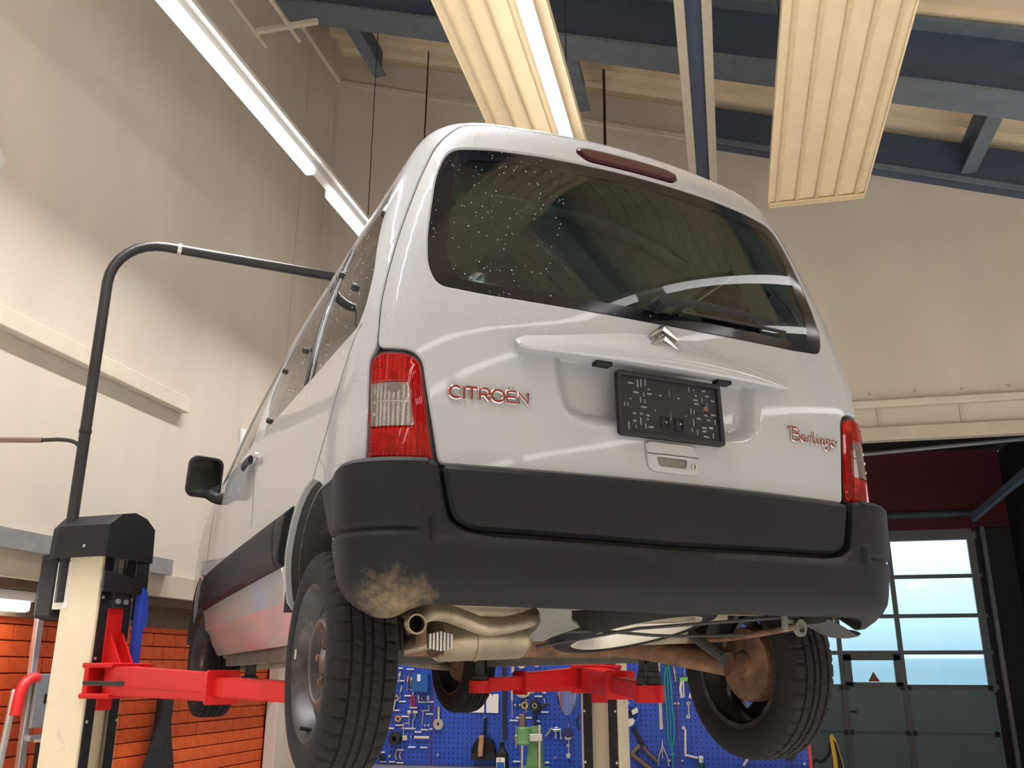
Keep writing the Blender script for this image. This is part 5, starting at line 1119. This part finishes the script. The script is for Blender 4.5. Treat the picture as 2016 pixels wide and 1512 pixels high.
# ================================================================= things along the left wall
e = empty('step_ladder', (-3.74, 4.62, 0), 0, 'folded aluminium step ladder with red hinge caps against the brick wall', 'ladder')
for y0, y1 in ((-.16, -.10), (.06, .09)):
    obj('rail', box(new(), (0, 0, 0), (.03, .045, 1.95), 0, .004, AX((0, (y0+y1)/2, .93), (1, 0, 0), (0, 1, .03))), 'alu', e)
for y0, y1 in ((-.36, -.20), ):
    obj('back_rail', cyl(new(), (-.03, -.34, .0), (-.03, -.22, 1.50), .02, n=8), 'alu', e); 
for k in range(6): obj('step', B((0, -.03, .25+.25*k), (.07, .20, .03)), 'alu', e)
obj('top_bracket', B((.03, -.05, 1.44), (.02, .19, .28), 0, .006), 'galv', e); obj('bracket_window', B((.042, -.05, 1.45), (.004, .05, .05)), 'gap_rubber', e)
bm = new(); tube(bm, smoothpath([(.02, -.25, 1.37), (.02, -.235, 1.50), (.02, -.19, 1.55), (.02, -.13, 1.56)], 4), .028, 10); obj('hinge_cap', bm, 'red_plastic', e, True)
bm = new(); tube(bm, [(.02, .05, 1.56), (.02, .10, 1.585)], .03, 10); obj('hinge_cap', bm, 'red_plastic', e, True)
obj('head_plate', B((0, -.02, 1.89), (.05, .30, .05), 0, .006), 'black_plastic', e)
bm = new(); box(bm, (0, 0, .62), (.18, .22, 1.24), 0, .01); bx_ = tag(obj('tool_cabinet', bm, 'black_plastic', loc=(-3.50, 4.50, 0)), 'narrow black cabinet standing before the step ladder', 'cabinet')
obj('cabinet_lid', B((0, 0, 1.245), (.19, .23, .012)), 'alu', bx_)
# hanging black coat
ck = [(-.05, 0), (.05, 0), (.075, -.06), (.10, -.20), (.16, -.40), (.19, -.62), (.17, -.85), (.16, -1.0), (-.20, -1.0), (-.19, -.7), (-.16, -.45), (-.12, -.22), (-.08, -.05)]
bm = new()
rows = []
for k in range(15):
    z = -1.0*k/14; wv = .055+.16*sstep(-z*1.3)+.02*math.sin(z*9); ring = []
    for i in range(20):
        a = 2*math.pi*i/20; ring.append(bm.verts.new((.05*math.sin(a)*(1+.25*math.sin(5*a+z*4)), wv*math.cos(a)+.03*z, z)))
    rows.append(ring)
for a, b in zip(rows, rows[1:]):
    for i in range(20): bm.faces.new((a[i], a[(i+1) % 20], b[(i+1) % 20], b[i]))
bm.faces.new(rows[0]); bm.faces.new(rows[-1][::-1]); bmesh.ops.recalc_face_normals(bm, faces=bm.faces)
ct = tag(obj('work_coat', bm, 'black_fabric', None, True, loc=(-3.80, 5.86, 1.42)), 'black work coat hanging on the red brick wall', 'coat')
obj('coat_hook', cyl(new(), (-.09, 0, 0), (.03, 0, .01), .008, n=8), 'steel', ct)
# fluorescent lamp under the lintel
e = empty('wall_lamp', (-3.74, 3.60, 1.93), 0, 'bright fluorescent lamp under the lintel above the ladder', 'lamp')
obj('housing', B((0, 0, .05), (.10, 1.5, .05)), 'fixture', e); obj('tube', B((0, 0, 0), (.08, 1.48, .06), 0, .015), 'lamp_tube', e)
bm = new(); box(bm, (XL+.012, 6.40, zw(1.62)), (.02, .32, .40)); tag(obj('wall_sign', bm, 'white_paper'), 'white blank board on the left wall behind the door mirror', 'board')
tag(obj('round_fitting', lathe(new(), [(.001, .03), (.05, .03), (.07, .015), (.075, 0)], 24, AX((XL, 3.50, zw(2.61)), (0, 1, 0), (0, 0, 1))), 'lift_white', None, True), 'small round white fitting on the left wall', 'fitting')
# ================================================================= pegboard, bench and tools
YP = 7.554
pb = empty('pegboard', (-1.2, YB, 1.4), 0, 'blue perforated tool pegboard on the gable wall', 'pegboard')
for x0, x1 in ((-2.96, -2.433), (-2.425, -.448), (-.440, .505)):
    obj('board', B(((x0+x1)/2+1.2, -.03, .06), (x1-x0, .03, 1.18)), 'pegboard_blue', pb)
for x in (-2.429, -.444): obj('board_seam', B((x+1.2, -.035, .06), (.008, .026, 1.18)), 'dark_red', pb)
for x in (-2.97, .515): obj('board_edge', B((x+1.2, -.035, .06), (.022, .045, 1.18)), 'red_plastic', pb)
wbn = empty('workbench', (-1.2, 7.2, 0), 0, 'long grey workbench below the blue pegboard', 'workbench')
obj('worktop', B((0, 0, .84), (3.5, .68, .05), 0, .006), 'galv', wbn)
for x in (-1.65, 0, 1.65): obj('leg_frame', B((x, 0, .41), (.08, .60, .82)), 'steel_grey', wbn)
def V3(p, d): return Vector((p[0], YP-d, p[1]))
for name, label, cat, parts, grp in PEG_TOOLS:
    root = None
    xs = [q for p in parts for q in ([p[3]] if isinstance(p[3], tuple) else p[3])]
    cx0 = sum(q[0] for q in xs)/len(xs); cz0 = min(q[1] for q in xs); O = Vector((cx0, YB-.045, cz0))
    e = empty(name, O, 0, label, cat, grp)
    for p in parts:
        k, pn, m = p[:3]; bm = new()
        if k == 'rod':
            _, _, _, P, r, d = p; d = max(d, r); P = [V3(q, d)-O for q in P]
            if len(P) > 2: P = smoothpath(P, 4)
            tube(bm, P, r, 10); obj(pn, bm, m, e, True)
        elif k == 'poly':
            _, _, _, P, th, d0 = p; d0 = max(d0, 0)
            prism(bm, [(q[0]-O.x, q[1]-O.z) for q in (P if area(P) > 0 else P[::-1])], th, AX((0, YP-d0-O.y, 0), (1, 0, 0), (0, 0, 1))); obj(pn, bm, m, e)
        elif k == 'ring':
            _, _, _, c, r, ri, th = p; lathe(bm, [(ri, 0), (r, 0), (r, th), (ri, th)], 24, AX(V3(c, 0)-O, (1, 0, 0), (0, 0, 1)), True); bmesh.ops.recalc_face_normals(bm, faces=bm.faces); obj(pn, bm, m, e, True)
        elif k == 'disc':
            _, _, _, c, r, th = p; cyl(bm, V3(c, 0)-O, V3(c, th)-O, r, n=24); obj(pn, bm, m, e, True)
lb = None
for (c, h) in PEG_LABELS:
    o = obj('label_strip', B((0, 0, 0), (h*2, .012, .011), 0, .002), 'white_paper', loc=(c[0], YB-.045-.006, c[1]))
    tag(o, 'small white label strip clipped on the blue pegboard', 'label strip', 'label strips on the pegboard')
for c in PEG_STUDS:
    o = obj('peg_stud', cyl(new(), (0, 0, 0), (0, -.03, 0), .008, n=10), 'alu', loc=(c[0], YB-.045, c[1]))
    tag(o, 'bare bright peg stud in the blue pegboard', 'peg', 'peg studs on the pegboard')
# clear face shield
glass('clear_plastic', (.80, .84, .92), .8, ((.55, .62, .8), .22))
O = Vector((-1.285, 7.384, 1.28)); e = empty('face_shield', O, 0, 'clear curved face shield with blue band above the bench', 'face shield')
bm = new(); rows = []
for k in range(9):
    v = k/8; z = .19-.20*v; r = .095*(1-.10*v-.45*v**4); rows.append([bm.verts.new((r*math.sin(a), -.11*math.cos(a)*(1-.2*v)+.10, z)) for a in np.linspace(-1.5, 1.5, 15)])
for a, b in zip(rows, rows[1:]):
    for i in range(14): bm.faces.new((a[i], a[i+1], b[i+1], b[i]))
obj('visor', bm, 'clear_plastic', e, True)
bm = new(); tube(bm, [(.096*math.sin(a), -.112*math.cos(a)+.10, .192) for a in np.linspace(-1.55, 1.55, 16)], .008, 8); obj('band', bm, 'blue_plastic', e, True)
obj('head_pad', B((0, .13, .20), (.17, .072, .03), 0, .01), 'blue_plastic', e)
# green arbor press on the bench
O = Vector((-1.56, 7.2, .865)); e = empty('arbor_press', O, 0, 'green arbor press with steel ram on the workbench', 'press')
obj('press_base', B((.05, 0, .02), (.22, .22, .04), 0, .008), 'green_paint', e)
obj('press_column', prism(new(), [(.0, 0), (.13, 0), (.11, .30), (.03, .30)], .08, AX((0, .04, .03), (1, 0, 0), (0, 0, 1))), 'green_paint', e)
bm = new(); lathe(bm, [(.001, .20), (.050, .20), (.056, .215), (.050, .225), (.050, .30), (.052, .32), (.046, .328), (.001, .328)], 28, Matrix.Translation((-.01, -.06, 0))); bmesh.ops.recalc_face_normals(bm, faces=bm.faces); obj('press_head', bm, 'green_paint', e, 35)
obj('ram', B((-.02, -.06, .36), (.042, .042, .12), 0, .004), 'clamp_brown', e); obj('ram_rod', cyl(new(), (-.025, -.06, .03), (-.025, -.06, .21), .012, n=12), 'steel', e, True)
obj('pinion_block', B((.085, -.06, .255), (.10, .05, .055), 0, .006), 'steel', e); obj('lever', cyl(new(), (.11, -.07, .0), (.11, -.07, .345), .0125, n=12), 'steel', e, True)
obj('side_knob', cyl(new(), (-.075, -.06, .26), (-.05, -.06, .26), .012, n=10), 'green_paint', e)
# black oil bottle with a blue and white label
O = Vector((-1.765, 7.25, .865)); e = empty('oil_bottle', O, 0, 'black oil bottle with a blue and white label on the workbench', 'bottle')
bm = new(); sec = [(.0, .001), (.0, 1), (.10, 1.0), (.125, .92), (.15, .62), (.165, .40), (.19, .36)]; rows = []
for z, k in sec:
    rows.append([bm.verts.new((.05*k*math.copysign(abs(math.cos(a))**.6, math.cos(a)), .032*max(k, .001)*math.copysign(abs(math.sin(a))**.6, math.sin(a)), z)) for a in np.linspace(0, 2*math.pi, 24, endpoint=False)])
for a, b in zip(rows, rows[1:]):
    for i in range(24): bm.faces.new((a[i], a[(i+1) % 24], b[(i+1) % 24], b[i]))
bmesh.ops.recalc_face_normals(bm, faces=bm.faces); obj('bottle_body', bm, 'black_plastic', e, 40)
obj('cap', cyl(new(), (0, 0, .185), (0, 0, .21), .017, n=14), 'black_plastic', e)
lbl = obj('bottle_label', B((-.004, -.034, .055), (.066, .003, .095)), 'white_paper', e)
obj('label_print', B((-.004, -.0362, .045), (.058, .001, .05)), 'case_blue', lbl)
obj('label_emblem', cyl(new(), (-.012, -.0355, .085), (-.012, -.0368, .085), .010, n=12), 'yellow_paint', lbl)
# yellow machine handle in the bay doorway
O = Vector((.82, 8.6, 0)); e = empty('washer_lance_stand', O, 0, 'yellow and black tool handle standing in front of the sectional door', 'machine handle')
pl2 = [(-.075, 0), (.05, 0), (.035, .80), (-.015, 1.05), (-.045, 1.095), (-.065, 1.07), (-.055, .9)]
prism_ = obj('handle_body', prism(new(), pl2, .06, AX((0, .03, 0), (1, 0, 0), (0, 0, 1))), 'yellow_paint', e)
obj('handle_insert', prism(new(), [(-.02, .5), (.025, .5), (.018, .85), (-.015, 1.02), (-.035, 1.05), (-.02, .9)], .068, AX((0, .034, 0), (1, 0, 0), (0, 0, 1))), 'black_plastic', prism_)
obj('foot', B((0, 0, .02), (.25, .22, .04), 0, .01), 'black_plastic', e)
bm = new(); tube(bm, smoothpath([(-.06, 0, 1.02), (-.08, 0, .93), (-.14, 0, .87), (-.22, 0, .84), (-.24, 0, .4), (-.12, 0, .03)], 5), .012, 8); obj('hose', bm, 'black_rubber', e, True)
# keep the tree at thing > part > sub-part
def depth(o):
    d = 0
    while o.parent: o = o.parent; d += 1
    return d
for o in list(bpy.data.objects):
    if depth(o) > 2:
        a = o
        while depth(a) > 1: a = a.parent
        o.parent = a
